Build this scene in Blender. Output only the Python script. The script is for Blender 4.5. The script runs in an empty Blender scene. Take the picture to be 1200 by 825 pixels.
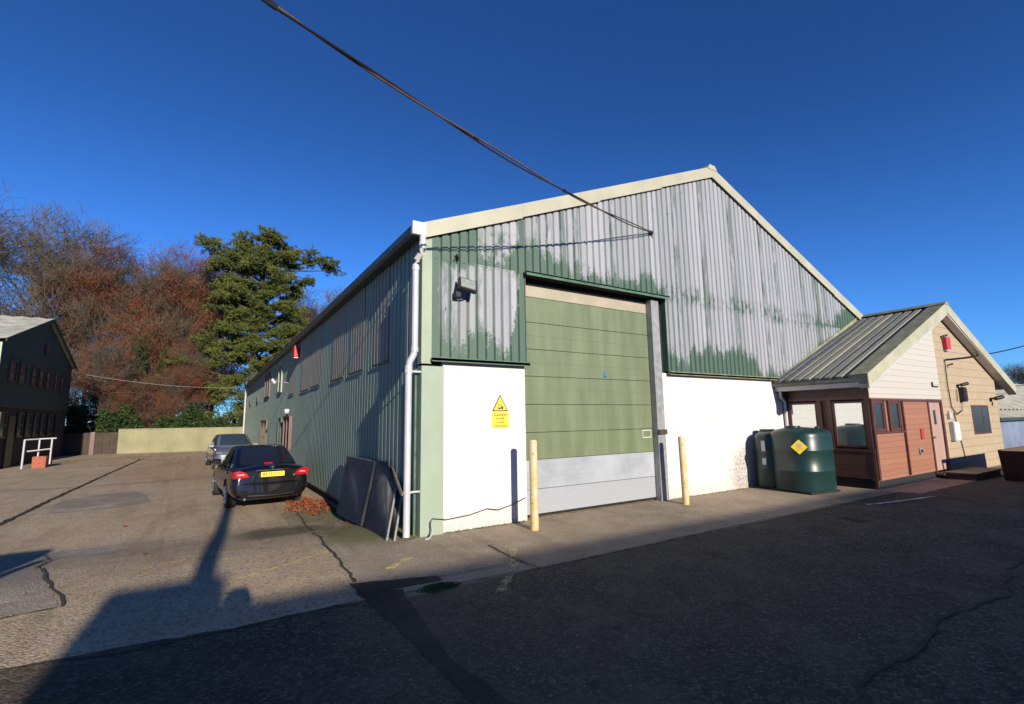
import bpy, bmesh, math, random
from mathutils import Vector, Matrix, noise as mnoise
R = math.radians
S = bpy.context.scene
COL = S.collection

# ------------------------------------------------------------------ camera
cam = bpy.data.objects.new('camera', bpy.data.cameras.new('camera')); COL.objects.link(cam)
cr = Vector((0.84645156, -0.53224588, -0.01529927)); cu = Vector((-0.06069511, -0.12499172, 0.99029954)); cf = Vector((0.52899513, 0.837312, 0.13810416))
cam.matrix_world = Matrix(((cr.x, cu.x, -cf.x, -2.6879), (cr.y, cu.y, -cf.y, -6.8230), (cr.z, cu.z, -cf.z, 1.65), (0, 0, 0, 1)))
cam.data.sensor_fit = 'HORIZONTAL'; cam.data.sensor_width = 36; cam.data.lens = 565.611 / 1200 * 36
cam.data.clip_start = 0.05; cam.data.clip_end = 8000
S.camera = cam

# ------------------------------------------------------------------ light
AZ, EL = 4.0, 15.4          # shadows run towards +y, turned AZ degrees to +x
w = bpy.data.worlds.new('World'); S.world = w; w.use_nodes = True
nt = w.node_tree; bg = nt.nodes['Background']; sky = nt.nodes.new('ShaderNodeTexSky')
sky.sky_type = 'NISHITA'; sky.sun_disc = False; sky.sun_elevation = R(EL); sky.sun_rotation = R(180 + AZ)
sky.air_density = 1.0; sky.dust_density = 0.0; sky.ozone_density = 3.0; sky.altitude = 500
tint = nt.nodes.new('ShaderNodeMix'); tint.data_type = 'RGBA'; tint.blend_type = 'MULTIPLY'; tint.inputs[0].default_value = 1.0
tint.inputs[7].default_value = (.50, 1.10, 2.08, 1)         # deep clear winter blue
nt.links.new(sky.outputs[0], tint.inputs[6]); tc = nt.nodes.new('ShaderNodeTexCoord'); sx = nt.nodes.new('ShaderNodeSeparateXYZ'); nt.links.new(tc.outputs['Generated'], sx.inputs[0])
mr = nt.nodes.new('ShaderNodeMapRange'); nt.links.new(sx.outputs[2], mr.inputs[0]); mr.inputs[1].default_value = .05; mr.inputs[2].default_value = .60; mr.inputs[3].default_value = 1.42; mr.inputs[4].default_value = .84; mr.interpolation_type = 'SMOOTHSTEP'
vm = nt.nodes.new('ShaderNodeVectorMath'); vm.operation = 'SCALE'; nt.links.new(tint.outputs[2], vm.inputs[0]); nt.links.new(mr.outputs[0], vm.inputs[3])   # clear air: darker overhead, lighter low down
nt.links.new(vm.outputs[0], bg.inputs[0]); bg.inputs[1].default_value = 0.05
sun = bpy.data.objects.new('sun', bpy.data.lights.new('sun', 'SUN')); COL.objects.link(sun)
sun.data.energy = 5.0; sun.data.angle = R(0.53); sun.data.color = (1.0, 0.905, 0.77)
sd = Vector((math.sin(R(AZ)) * math.cos(R(EL)), math.cos(R(AZ)) * math.cos(R(EL)), -math.sin(R(EL))))
sun.rotation_euler = sd.to_track_quat('-Z', 'Y').to_euler()
S.view_settings.view_transform = 'Standard'; S.view_settings.look = 'None'
S.view_settings.exposure = 0.47; S.view_settings.gamma = 1.0
S.render.engine = 'CYCLES'

# ------------------------------------------------------------------ materials
class NT:
    """small node helper"""
    def __init__(s, name):
        s.m = bpy.data.materials.new(name); s.m.use_nodes = True; s.t = s.m.node_tree
        s.b = s.t.nodes['Principled BSDF']; s.co = s.t.nodes.new('ShaderNodeTexCoord').outputs['Object']
    def n(s, typ, **kw):
        x = s.t.nodes.new(typ)
        for k, v in kw.items(): setattr(x, k, v)
        return x
    def set(s, node, key, v):
        if isinstance(v, (int, float)): node.inputs[key].default_value = v
        elif isinstance(v, tuple): node.inputs[key].default_value = v if len(v) != 3 or node.inputs[key].type == 'VECTOR' else (*v, 1)
        else: s.t.links.new(v, node.inputs[key])
    def math(s, op, a, b=0.0, clamp=False):
        x = s.n('ShaderNodeMath', operation=op, use_clamp=clamp); s.set(x, 0, a); s.set(x, 1, b); return x.outputs[0]
    def noise(s, scale, detail=4, rough=.55, vec=None, sc=None, loc=None):
        v = vec or s.co
        if sc or loc:
            mp = s.n('ShaderNodeMapping'); s.set(mp, 0, v)
            if sc: mp.inputs['Scale'].default_value = sc
            if loc: mp.inputs['Location'].default_value = loc
            v = mp.outputs[0]
        x = s.n('ShaderNodeTexNoise'); s.set(x, 'Vector', v); s.set(x, 'Scale', scale); s.set(x, 'Detail', detail); s.set(x, 'Roughness', rough)
        return x.outputs[0]
    def ramp(s, f, stops, interp='LINEAR'):
        x = s.n('ShaderNodeValToRGB'); x.color_ramp.interpolation = interp; e = x.color_ramp.elements
        while len(e) < len(stops): e.new(1)
        for i, (p, c) in enumerate(stops):
            e[i].position = p; e[i].color = (c, c, c, 1) if isinstance(c, (int, float)) else (*c, 1)
        s.set(x, 0, f); return x.outputs[0]
    def mix(s, f, a, b, mode='MIX'):
        x = s.n('ShaderNodeMix', data_type='RGBA', blend_type=mode); s.set(x, 0, f); s.set(x, 6, a); s.set(x, 7, b); return x.outputs[2]
    def xyz(s):
        x = s.n('ShaderNodeSeparateXYZ'); s.set(x, 0, s.co); return x.outputs
    def bump(s, h, dist=.01, strength=1.0):
        x = s.n('ShaderNodeBump'); s.set(x, 'Height', h); x.inputs['Distance'].default_value = dist; x.inputs['Strength'].default_value = strength
        s.t.links.new(x.outputs[0], s.b.inputs['Normal'])
    def col(s, c): s.set(s.b, 'Base Color', c)
    def rough(s, v): s.set(s.b, 'Roughness', v)

def simple(name, c, rough=.6, metal=0.0, var=.12, scale=6, bump=0.0, coat=0.0, spec=.5, c2=None, vs=None):
    k = NT(name); f = k.noise(scale, 5, .6, sc=vs)
    c2 = c2 or tuple(x * (1 - 3 * var) for x in c)
    k.col(k.mix(k.ramp(f, [(.35, 0), (.7, 1)]), tuple(min(1, x * (1 + var)) for x in c), c2))
    k.rough(rough); k.b.inputs['Metallic'].default_value = metal; k.b.inputs['Specular IOR Level'].default_value = spec
    if coat: k.b.inputs['Coat Weight'].default_value = coat; k.b.inputs['Coat Roughness'].default_value = .03
    if bump: k.bump(k.noise(scale * 8, 4), bump)
    return k.m

GREEN = (.055, .115, .072)
PITCH = .160
M = {}
def blob(k, X, Y, cx, cy, rx, ry, nz, amp=.5):
    """soft stain mask round a place, with a noisy edge"""
    a = k.math('MULTIPLY', k.math('SUBTRACT', X, cx), 1 / rx); b = k.math('MULTIPLY', k.math('SUBTRACT', Y, cy), 1 / ry)
    d = k.math('SQRT', k.math('ADD', k.math('MULTIPLY', a, a), k.math('MULTIPLY', b, b)))
    d = k.math('ADD', d, k.math('MULTIPLY', k.math('SUBTRACT', nz, .5), amp * 2))
    return k.ramp(d, [(.55, 1), (1.0, 0)])

def ground_material(name, base, dark, light, stain=True, agg=1.0, tint=0.0):
    k = NT(name); X, Y, Z = k.xyz()
    big = k.noise(.35, 6, .6); mid = k.noise(2.2, 7, .65); fine = k.noise(38, 3, .7); vfine = k.noise(110, 2, .8)
    c = k.mix(k.ramp(big, [(.35, 0), (.65, 1)]), base, dark)
    c = k.mix(k.ramp(mid, [(.40, 0), (.75, .8)]), c, light)
    v = k.n('ShaderNodeTexVoronoi'); k.set(v, 'Vector', k.co); k.set(v, 'Scale', 46.0)
    sep = k.n('ShaderNodeSeparateXYZ'); k.set(sep, 0, v.outputs['Color'])
    c = k.mix(k.math('MULTIPLY', k.ramp(sep.outputs[0], [(.55, 0), (1, 1)]), .55 * agg), c, (.50, .40, .30))
    c = k.mix(k.math('MULTIPLY', k.ramp(sep.outputs[1], [(.6, 0), (1, 1)]), .6 * agg), c, (.055, .05, .045))
    v2 = k.n('ShaderNodeTexVoronoi'); k.set(v2, 'Vector', k.co); k.set(v2, 'Scale', 17.0)
    sep2 = k.n('ShaderNodeSeparateXYZ'); k.set(sep2, 0, v2.outputs['Color'])
    peb = k.math('MULTIPLY', k.ramp(v2.outputs['Distance'], [(.1, 1), (.22, 0)]), k.ramp(sep2.outputs[0], [(.72, 0), (.9, 1)]))
    c = k.mix(k.math('MULTIPLY', peb, .8 * agg), c, (.70, .62, .5))
    c = k.mix(k.ramp(vfine, [(.3, .45), (.6, 0)]), c, tuple(x * .4 for x in dark))
    if not stain:
        ar = k.n('ShaderNodeTexWave', wave_type='RINGS', rings_direction='Z'); k.set(ar, 'Vector', k.co); k.set(ar, 'Scale', .035); k.set(ar, 'Distortion', 1.5); k.set(ar, 'Detail', 2.0)
        c = k.mix(k.math('MULTIPLY', k.ramp(ar.outputs['Fac'], [(.80, 0), (.95, 1)]), .18), c, light)
        oil = k.ramp(k.noise(1.3, 4, .6, loc=(3, 8, 0)), [(.62, 0), (.70, .6)]); c = k.mix(oil, c, tuple(x * .45 for x in dark))
        pale = k.ramp(k.noise(.9, 8, .8, loc=(13, 2, 0)), [(.48, 0), (.70, .75)]); c = k.mix(pale, c, tuple(x * 1.5 for x in light))
    if stain:
        # long oily streaks, wheel tracks and moss by the side wall
        st = k.noise(1.0, 6, .6, sc=(2.5, .22, 1)); c = k.mix(k.ramp(st, [(.52, 0), (.72, .45)]), c, tuple(x * .45 for x in dark))
        mo = k.noise(3.2, 6, .7)
        moss = blob(k, X, Y, -.45, 1.0, .8, 1.3, mo); c = k.mix(k.math('MULTIPLY', moss, .62), c, (.115, .125, .022))
        moss = blob(k, X, Y, -.55, 4.6, .8, 1.6, mo); c = k.mix(k.math('MULTIPLY', moss, .5), c, (.10, .11, .025))
        moss = blob(k, X, Y, -1.5, 2.5, .9, 1.1, mo); c = k.mix(k.math('MULTIPLY', moss, .7), c, (.06, .058, .02))
        rust = blob(k, X, Y, -3.0, 20, 3.5, 9, mo); c = k.mix(k.math('MULTIPLY', rust, .35), c, (.34, .17, .08))
    k.col(c); k.rough(.9); k.b.inputs['Specular IOR Level'].default_value = .25
    h = k.math('ADD', k.math('MULTIPLY', fine, .5), k.math('MULTIPLY', vfine, .5)); h = k.math('ADD', h, k.math('MULTIPLY', v.outputs['Distance'], -.8))
    k.bump(h, .012, 1.0)
    return k.m
M['yard'] = ground_material('yard_surface', (.62, .465, .29), (.43, .315, .19), (.70, .54, .355))
M['concrete'] = ground_material('concrete_surface', (.46, .37, .265), (.32, .25, .17), (.54, .44, .32), True, .5)
M['mossy'] = ground_material('mossy_slab', (.40, .335, .21), (.28, .23, .13), (.50, .42, .28), True, .5)
M['asphalt'] = ground_material('asphalt_surface', (.080, .062, .038), (.040, .031, .020), (.125, .098, .062), False, .6)
M['patch'] = ground_material('repair_surface', (.33, .275, .205), (.25, .205, .155), (.40, .335, .25), False, .6)
M['tar'] = ground_material('tar_surface', (.036, .032, .026), (.022, .020, .017), (.055, .048, .038), False, .1)
M['crack'] = simple('crack_dirt', (.04, .034, .022), .95, c2=(.055, .055, .025))
def faded_paint(name, c, lo, hi):
    k = NT(name); f = k.noise(9, 6, .75); k.col(c); k.rough(.8)
    k.set(k.b, 'Alpha', k.ramp(f, [(lo, 0), (hi, .85)])); return k.m
M['yellow_line'] = faded_paint('worn_yellow_paint', (.80, .60, .22), .33, .58)
M['faint_line'] = faded_paint('faint_yellow_paint', (.70, .55, .26), .38, .75)
M['white_line'] = faded_paint('worn_white_paint', (.75, .73, .68), .30, .55)
M['grassland'] = simple('field_grass', (.07, .09, .03), .95, var=.25, scale=.05)

def cladding_mat():
    k = NT('peeling_cladding_paint'); X, Y, Z = k.xyz()
    xn = k.math('DIVIDE', X, 15.0)
    def curve(pts, sc=8.0): return k.math('MULTIPLY', k.ramp(xn, [(p / 15, h / sc) for p, h in pts]), sc)
    col = k.math('FLOOR', k.math('DIVIDE', X, PITCH * 2)); wn = k.n('ShaderNodeTexWhiteNoise', noise_dimensions='1D'); k.set(wn, 'W', col)
    col2 = k.math('FLOOR', k.math('DIVIDE', k.math('ADD', X, .05), PITCH)); wn2 = k.n('ShaderNodeTexWhiteNoise', noise_dimensions='1D'); k.set(wn2, 'W', col2)
    n1 = k.noise(1.0, 9, .80, sc=(11, 1, 2.6)); n2 = k.noise(1.0, 6, .7, sc=(1.3, 1, .9), loc=(4, 0, 7)); n3 = k.noise(26, 5, .75)
    rag = k.math('ADD', k.math('MULTIPLY', k.math('SUBTRACT', wn.outputs[0], .5), .40), k.math('MULTIPLY', k.math('SUBTRACT', wn2.outputs[0], .5), .50))
    rag = k.math('ADD', rag, k.math('MULTIPLY', k.math('SUBTRACT', n1, .5), 1.9)); rag = k.math('ADD', rag, k.math('MULTIPLY', k.math('SUBTRACT', n2, .5), 1.0))
    valley = k.ramp(k.math('ADD', Y, .045), [(.026, 0), (.034, 1)])       # paint survives in the valleys of the sheet
    upper = k.math('GREATER_THAN', Z, 4.185)
    gu = curve([(0, 4.35), (1.0, 4.2), (1.9, 4.65), (2.6, 4.55), (3.4, 4.42), (4.3, 4.48), (5.1, 4.50), (5.45, 4.5), (5.55, 3.9), (6.8, 4.0), (7.6, 4.25), (9.6, 4.2), (10.2, 3.9), (12.3, 4.25), (13.2, 4.7), (14.4, 5.0)])
    gl = curve([(0, 3.3), (.3, 2.92), (1.55, 2.9), (1.8, 3.7), (5.3, 3.15), (5.5, 2.98), (6.15, 2.85), (6.35, 3.25), (8.5, 3.18), (9.0, 2.75), (10, 2.75), (11, 3.0), (12, 3.6), (13, 4.0), (14, 4.5)])
    g = k.math('ADD', k.math('MULTIPLY', upper, gu), k.math('MULTIPLY', k.math('SUBTRACT', 1.0, upper), gl))
    d = k.math('SUBTRACT', k.math('ADD', g, k.math('MULTIPLY', rag, .55)), Z)
    d = k.math('ADD', d, k.math('MULTIPLY', valley, .12))
    f1 = k.ramp(k.math('ADD', k.math('MULTIPLY', k.math('ADD', d, k.math('MULTIPLY', k.math('SUBTRACT', n3, .5), .8)), 3.5), .5), [(.25, 0), (.75, 1)])
    # a green strip left at the top of the corner sheets and beside the corner
    top = k.math('MULTIPLY', k.ramp(k.math('SUBTRACT', Z, k.math('ADD', 4.07, k.math('MULTIPLY', rag, .3))), [(0, 0), (.06, 1)]), k.math('LESS_THAN', X, .95))
    edge = k.math('LESS_THAN', X, k.math('ADD', .26, k.math('MULTIPLY', k.math('SUBTRACT', n1, .5), .3)))
    edge2 = k.math('MULTIPLY', k.math('GREATER_THAN', X, k.math('ADD', 1.76, k.math('MULTIPLY', k.math('SUBTRACT', n1, .5), .35))), k.math('LESS_THAN', X, 1.9))
    isl = k.math('MULTIPLY', k.ramp(k.math('SUBTRACT', n2, .0), [(.50, 0), (.56, 1)]), k.ramp(k.math('ABSOLUTE', k.math('SUBTRACT', Z, 4.45)), [(.28, 1), (.42, 0)]))
    isl = k.math('MULTIPLY', isl, k.math('LESS_THAN', X, 2.6))
    band = k.math('MULTIPLY', k.ramp(k.math('ADD', n1, k.math('MULTIPLY', n2, .6)), [(.80, 0), (.90, 1)]), k.ramp(k.math('ABSOLUTE', k.math('SUBTRACT', Z, curve([(0, 4.3), (7, 4.34), (10, 4.25), (15, 4.2)]))), [(.13, 1), (.3, 0)]))
    flecks = k.math('MULTIPLY', k.ramp(k.noise(1, 6, .75, sc=(16, 1, 5), loc=(9, 2, 1)), [(.62, 0), (.68, 1)]), .8)
    strip = k.math('MULTIPLY', k.ramp(wn2.outputs[0], [(.74, 0), (.76, 1)], 'CONSTANT'), k.ramp(k.noise(1, 5, .7, sc=(6, 1, .8), loc=(0, 0, 3)), [(.44, 0), (.56, .75)]))
    for m in (top, edge, edge2, isl, band, flecks, strip): f1 = k.math('MAXIMUM', f1, m)
    zinc = k.mix(k.noise(1, 6, .7, sc=(7, 1, .5)), (.215, .225, .255), (.34, .345, .37))
    zinc = k.mix(k.ramp(k.noise(1, 5, .7, sc=(20, 1, 1.2), loc=(3, 3, 3)), [(.5, 0), (.75, .55)]), zinc, (.13, .145, .145))
    zinc = k.mix(k.ramp(k.noise(1, 4, .6, sc=(1.6, 1, .12), loc=(1, 3, 3)), [(.62, 0), (.75, .25)]), zinc, (.32, .27, .20))
    wn3 = k.n('ShaderNodeTexWhiteNoise', noise_dimensions='1D'); k.set(wn3, 'W', k.math('ADD', col2, 37.3))
    zinc = k.mix(k.math('MULTIPLY', k.ramp(wn3.outputs[0], [(.25, 0), (1, 1)]), .55), zinc, (.40, .40, .415))
    zinc = k.mix(k.math('MULTIPLY', k.ramp(wn.outputs[0], [(.6, 0), (1, 1)]), .5), zinc, (.17, .20, .175))
    zinc = k.mix(k.math('MULTIPLY', k.ramp(k.noise(38, 6, .85), [(.50, 0), (.66, 1)]), .45), zinc, (.11, .14, .12))
    spots = k.ramp(k.noise(1, 3, .6, sc=(9, 1, 3.2), loc=(21, 0, 5)), [(.70, 0), (.735, .85)]); zinc = k.mix(spots, zinc, (.075, .085, .08))
    rust = k.math('MULTIPLY', k.ramp(k.noise(1, 4, .7, sc=(14, 1, .9), loc=(2, 0, 9)), [(.64, 0), (.74, .6)]), .6); zinc = k.mix(rust, zinc, (.30, .22, .15))
    zinc = k.mix(k.math('MULTIPLY', valley, .75), zinc, (.06, .085, .07))
    grn = k.mix(k.noise(1, 5, .6, sc=(4, 1, 1)), (.042, .086, .060), (.074, .120, .088))
    k.col(k.mix(f1, zinc, grn)); k.rough(k.math('ADD', .42, k.math('MULTIPLY', n3, .3)))
    k.bump(k.math('ADD', f1, k.math('MULTIPLY', n3, .4)), .0015)
    return k.m
M['cladding'] = cladding_mat()

def side_mat():
    k = NT('side_cladding_paint'); X, Y, Z = k.xyz()
    n = k.noise(1, 6, .65, sc=(1, 5, .35)); n2 = k.noise(1, 6, .7, sc=(1, .7, .8)); n3 = k.noise(1, 5, .7, sc=(1, 16, .5), loc=(0, 4, 0))
    c = k.mix(n, (.13, .18, .145), (.22, .28, .23)); c = k.mix(k.ramp(n2, [(.45, 0), (.75, .5)]), c, (.12, .165, .13))
    c = k.mix(k.ramp(n3, [(.55, 0), (.75, .6)]), c, (.38, .43, .38))
    k.col(c); k.rough(.6); k.bump(n3, .002); return k.m
M['side'] = side_mat()
def rooflight_mat():
    k = NT('weathered_rooflight'); n3 = k.noise(1, 5, .7, sc=(1, 14, 1.2)); k.col(k.mix(n3, (.15, .14, .115), (.27, .25, .205))); k.rough(.6); return k.m
M['rooflight'] = rooflight_mat()

def block_white():
    k = NT('painted_blockwork'); X, Y, Z = k.xyz()
    cmb = k.n('ShaderNodeCombineXYZ'); k.set(cmb, 0, X); k.set(cmb, 1, Z)
    b = k.n('ShaderNodeTexBrick'); k.set(b, 'Vector', cmb.outputs[0]); k.set(b, 'Scale', 1.0)
    b.inputs['Brick Width'].default_value = .44; b.inputs['Row Height'].default_value = .222; b.inputs['Mortar Size'].default_value = .006; b.inputs['Mortar Smooth'].default_value = .4
    n = k.noise(3, 6, .65); nf = k.noise(30, 5, .7)
    c = k.mix(k.ramp(n, [(.4, 0), (.8, 1)]), (.60, .565, .55), (.565, .525, .505))
    # damp and scuffs at the foot of the wall, worst beside the oil tanks
    foot = k.math('MULTIPLY', k.ramp(Z, [(.0, 1), (.38, 0)]), k.ramp(nf, [(.42, 0), (.60, 1)])); c = k.mix(k.math('MULTIPLY', foot, .75), c, (.30, .245, .17))
    st = blob(k, X, Z, 8.0, .35, .75, .75, k.noise(5, 6, .7), .6); c = k.mix(k.math('MULTIPLY', st, k.ramp(k.noise(17, 6, .8), [(.42, .1), (.6, .95)])), c, (.20, .175, .14))
    sc = k.ramp(k.noise(7, 3, .5, loc=(5, 1, 2)), [(.68, 0), (.72, .8)]); c = k.mix(sc, c, (.42, .38, .33))
    dr = k.math('MULTIPLY', k.ramp(k.noise(1, 4, .6, sc=(9, 1, .5)), [(.58, 0), (.8, .35)]), k.ramp(Z, [(.2, .3), (1, 1)])); c = k.mix(k.math('MULTIPLY', dr, .7), c, (.42, .38, .33))
    k.col(c); k.rough(.7); k.bump(k.math('ADD', k.math('MULTIPLY', b.outputs['Fac'], -.8), k.math('MULTIPLY', nf, .6)), .004); return k.m
M['white_block'] = block_white()
def stone_mat():
    k = NT('rough_block_stone'); X, Y, Z = k.xyz()
    cmb = k.n('ShaderNodeCombineXYZ'); k.set(cmb, 0, X); k.set(cmb, 1, Z)
    b = k.n('ShaderNodeTexBrick'); k.set(b, 'Vector', cmb.outputs[0]); k.set(b, 'Scale', 1.0)
    b.inputs['Brick Width'].default_value = .45; b.inputs['Row Height'].default_value = .225; b.inputs['Mortar Size'].default_value = .008
    k.set(b, 'Color1', (.385, .305, .205)); k.set(b, 'Color2', (.355, .28, .19)); k.set(b, 'Mortar', (.34, .27, .185))
    c = k.mix(k.ramp(k.noise(4, 6, .7), [(.4, 0), (.75, .5)]), b.outputs['Color'], (.36, .275, .175))
    k.col(k.mix(k.ramp(k.noise(45, 4, .7), [(.5, 0), (.8, .5)]), c, (.20, .15, .10))); k.rough(.9)
    k.bump(k.math('ADD', k.math('MULTIPLY', b.outputs['Fac'], -1.0), k.noise(40, 5, .7)), .01); return k.m
M['stone'] = stone_mat()
def boards(name, c1, c2, pitch, vertical=False, rough=.55):
    k = NT(name); X, Y, Z = k.xyz(); t = k.math('FRACT', k.math('DIVIDE', X if vertical else Z, pitch))
    row = k.math('FLOOR', k.math('DIVIDE', X if vertical else Z, pitch)); wn = k.n('ShaderNodeTexWhiteNoise', noise_dimensions='1D'); k.set(wn, 'W', row)
    gr = k.noise(1, 6, .7, sc=(30, 1, 1.2) if vertical else (1.5, 1.5, 30))
    c = k.mix(k.math('ADD', k.math('MULTIPLY', gr, .7), k.math('MULTIPLY', wn.outputs[0], .35)), c1, c2)
    groove = k.ramp(t, [(.0, 1), (.07, 0)]); k.col(k.mix(k.math('MULTIPLY', groove, .38), c, tuple(x * .3 for x in c1))); k.rough(rough)
    k.bump(k.math('SUBTRACT', k.math('MULTIPLY', gr, .25), groove), .004); return k.m
M['timber'] = boards('stained_boards', (.33, .155, .095), (.25, .11, .065), .125)
M['timber_dark'] = boards('dark_boards', (.10, .042, .028), (.065, .027, .018), .125)  # same boards as the panelling in a darker colour
M['white_board'] = boards('white_boards', (.48, .455, .405), (.435, .41, .36), .15)
M['frame'] = simple('brown_frame_paint', (.095, .036, .027), .45)
M['frame_dark'] = simple('dark_brown_paint', (.06, .03, .022), .5)
M['pink_door'] = boards('faded_door_boards', (.42, .28, .235), (.33, .205, .17), .09, True)
M['cream'] = simple('cream_flashing_paint', (.375, .36, .265), .5, var=.05, scale=1.5)
M['cream2'] = simple('olive_cream_flashing', (.40, .385, .26), .5, var=.06, scale=3)
M['olive'] = simple('olive_flashing', (.25, .25, .15), .6, var=.15, scale=4)
M['pale_green'] = simple('pale_green_paint', (.265, .325, .245), .5, var=.04, scale=1.6, bump=.002)
M['pale_green2'] = simple('pale_green_flashing', (.275, .325, .23), .5, var=.05, scale=2)
M['green'] = simple('green_flashing_paint', (.075, .14, .09), .5, var=.15, scale=5)
M['gutter_green'] = simple('dark_gutter_paint', (.035, .06, .048), .45, var=.15)
M['black'] = simple('black_plastic', (.012, .012, .013), .45)
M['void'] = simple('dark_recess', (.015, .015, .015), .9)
M['pvc'] = simple('white_pvc', (.47, .455, .465), .35, var=.05, scale=3)
M['steel'] = simple('galvanised_steel', (.30, .30, .30), .5, .25, var=.1, scale=9)
M['door_green'] = simple('green_door_panel', (.15, .182, .10), .42, var=.08, scale=1.2, vs=(3.5, 1, .5))
M['door_beige'] = simple('faded_door_panel', (.34, .30, .22), .5, var=.06, scale=2)
M['door_grey'] = simple('pale_grey_panel', (.33, .355, .38), .42, var=.09, scale=1.5)
def stucco():
    k = NT('stucco_panel'); v = k.n('ShaderNodeTexVoronoi'); k.set(v, 'Vector', k.co); k.set(v, 'Scale', 34.0)
    k.col(k.mix(k.ramp(v.outputs['Distance'], [(.1, 0), (.6, 1)]), (.32, .34, .365), (.29, .305, .325))); k.rough(.5); k.bump(v.outputs['Distance'], .003); return k.m
M['stucco'] = stucco()
M['bollard'] = None
def bollard_mat():
    k = NT('worn_yellow_bollard'); X, Y, Z = k.xyz(); n = k.noise(2.5, 6, .7); n2 = k.noise(14, 6, .8)
    c = k.mix(k.ramp(n, [(.42, 0), (.62, 1)]), (.56, .44, .26), (.60, .35, .06)); c = k.mix(k.ramp(Z, [(.75, 0), (1.25, .6)]), c, (.58, .49, .34))
    c = k.mix(k.ramp(n2, [(.58, 0), (.64, 1)]), c, (.14, .055, .025)); k.col(c); k.rough(.6); return k.m
M['bollard'] = bollard_mat()
M['yellow'] = simple('sign_yellow', (.85, .62, .05), .45, var=.02)
M['sign_white'] = simple('sign_white', (.8, .78, .74), .45, var=.02)
M['ink'] = simple('sign_ink', (.03, .028, .02), .5)
M['red'] = simple('red_plastic', (.50, .03, .028), .4, var=.05)
M['orange_red'] = simple('orange_brick', (.35, .10, .05), .85, var=.15, scale=12, bump=.01)
def glass(name, c, metal, rough=.03):
    k = NT(name); k.col(c); k.b.inputs['Metallic'].default_value = metal; k.rough(rough); k.bump(k.noise(1.1, 2), .002); return k.m
M['mirror_glass'] = glass('reflective_glazing', (.74, .80, .76), .85)
M['glass'] = glass('dark_glazing', (.03, .04, .045), .0, .22)
M['car_glass'] = glass('tinted_car_glass', (.012, .014, .018), .0)
M['car_glass2'] = glass('car_windscreen', (.05, .07, .08), .35)
M['rubber'] = simple('tyre_rubber', (.022, .021, .020), .85)
M['rim'] = simple('alloy_wheel', (.35, .35, .36), .35, .8, var=.05)
M['chrome'] = simple('chrome_trim', (.75, .75, .76), .12, 1.0, var=.02)
def carpaint(name, c, metal, rough):
    k = NT(name); k.col(k.mix(k.noise(3, 4), c, tuple(x * .85 for x in c))); k.b.inputs['Metallic'].default_value = metal; k.rough(rough)
    k.b.inputs['Coat Weight'].default_value = 1.0; k.b.inputs['Coat Roughness'].default_value = .04; return k.m
M['car_black'] = carpaint('black_car_paint', (.004, .004, .005), .0, .5); M['car_black'].node_tree.nodes['Principled BSDF'].inputs['Specular IOR Level'].default_value = .05
M['car_silver'] = carpaint('silver_blue_car_paint', (.22, .25, .29), .5, .38)
M['red_lens'] = carpaint('red_lamp_lens', (.50, .008, .012), .0, .2)
M['clear_lens'] = carpaint('clear_lamp_lens', (.6, .6, .62), .5, .15)
M['flood_glass'] = simple('frosted_lamp_glass', (.26, .28, .25), .3, var=.1, scale=20)
def tank_mat():
    k = NT('green_tank_plastic'); n = k.noise(2.2, 5, .6); k.col(k.mix(n, (.006, .026, .025), (.011, .038, .035))); k.rough(.38); k.bump(k.noise(60, 3), .0006); return k.m
M['tank'] = tank_mat()
M['grey_mesh'] = simple('grey_mesh_steel', (.15, .14, .125), .8, .0, var=.12, scale=5)
M['bark'] = simple('grey_brown_bark', (.06, .052, .034), .95, var=.2, scale=4, bump=.02)
M['twig'] = simple('bare_twigs', (.095, .075, .048), .9, var=.2, scale=.4)
M['twig_red'] = simple('red_brown_twigs', (.145, .085, .06), .9, var=.2, scale=.4)
def foliage(name, a, b, scale=.9, trans=.0):
    k = NT(name); n = k.noise(scale, 4, .7); g = k.n('ShaderNodeObjectInfo')
    k.col(k.mix(k.ramp(n, [(.3, 0), (.7, 1)]), a, b)); k.rough(.75); k.b.inputs['Specular IOR Level'].default_value = .2; return k.m
M['russet'] = foliage('russet_leaves', (.15, .040, .020), (.22, .066, .028))
M['needles'] = foliage('pine_needles', (.025, .045, .012), (.13, .135, .03), .6)
M['ivy'] = foliage('ivy_leaves', (.016, .032, .010), (.045, .070, .018))
M['litter'] = foliage('orange_leaf_litter', (.17, .04, .018), (.28, .075, .028), 8)
M['blades'] = foliage('grass_blades', (.06, .09, .02), (.10, .15, .03), 8)
M['fence_green'] = simple('green_fence_boards', (.25, .235, .135), .85, var=.08, scale=.8)
M['fence_shade'] = simple('shaded_fence_boards', (.05, .032, .022), .8, var=.2, scale=1)  # shaded copy of the green fence, the building's shade put into its colour
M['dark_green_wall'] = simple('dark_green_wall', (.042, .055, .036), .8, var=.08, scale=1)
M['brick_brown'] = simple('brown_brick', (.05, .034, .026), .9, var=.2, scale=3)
M['roof_sheet'] = None
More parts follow.
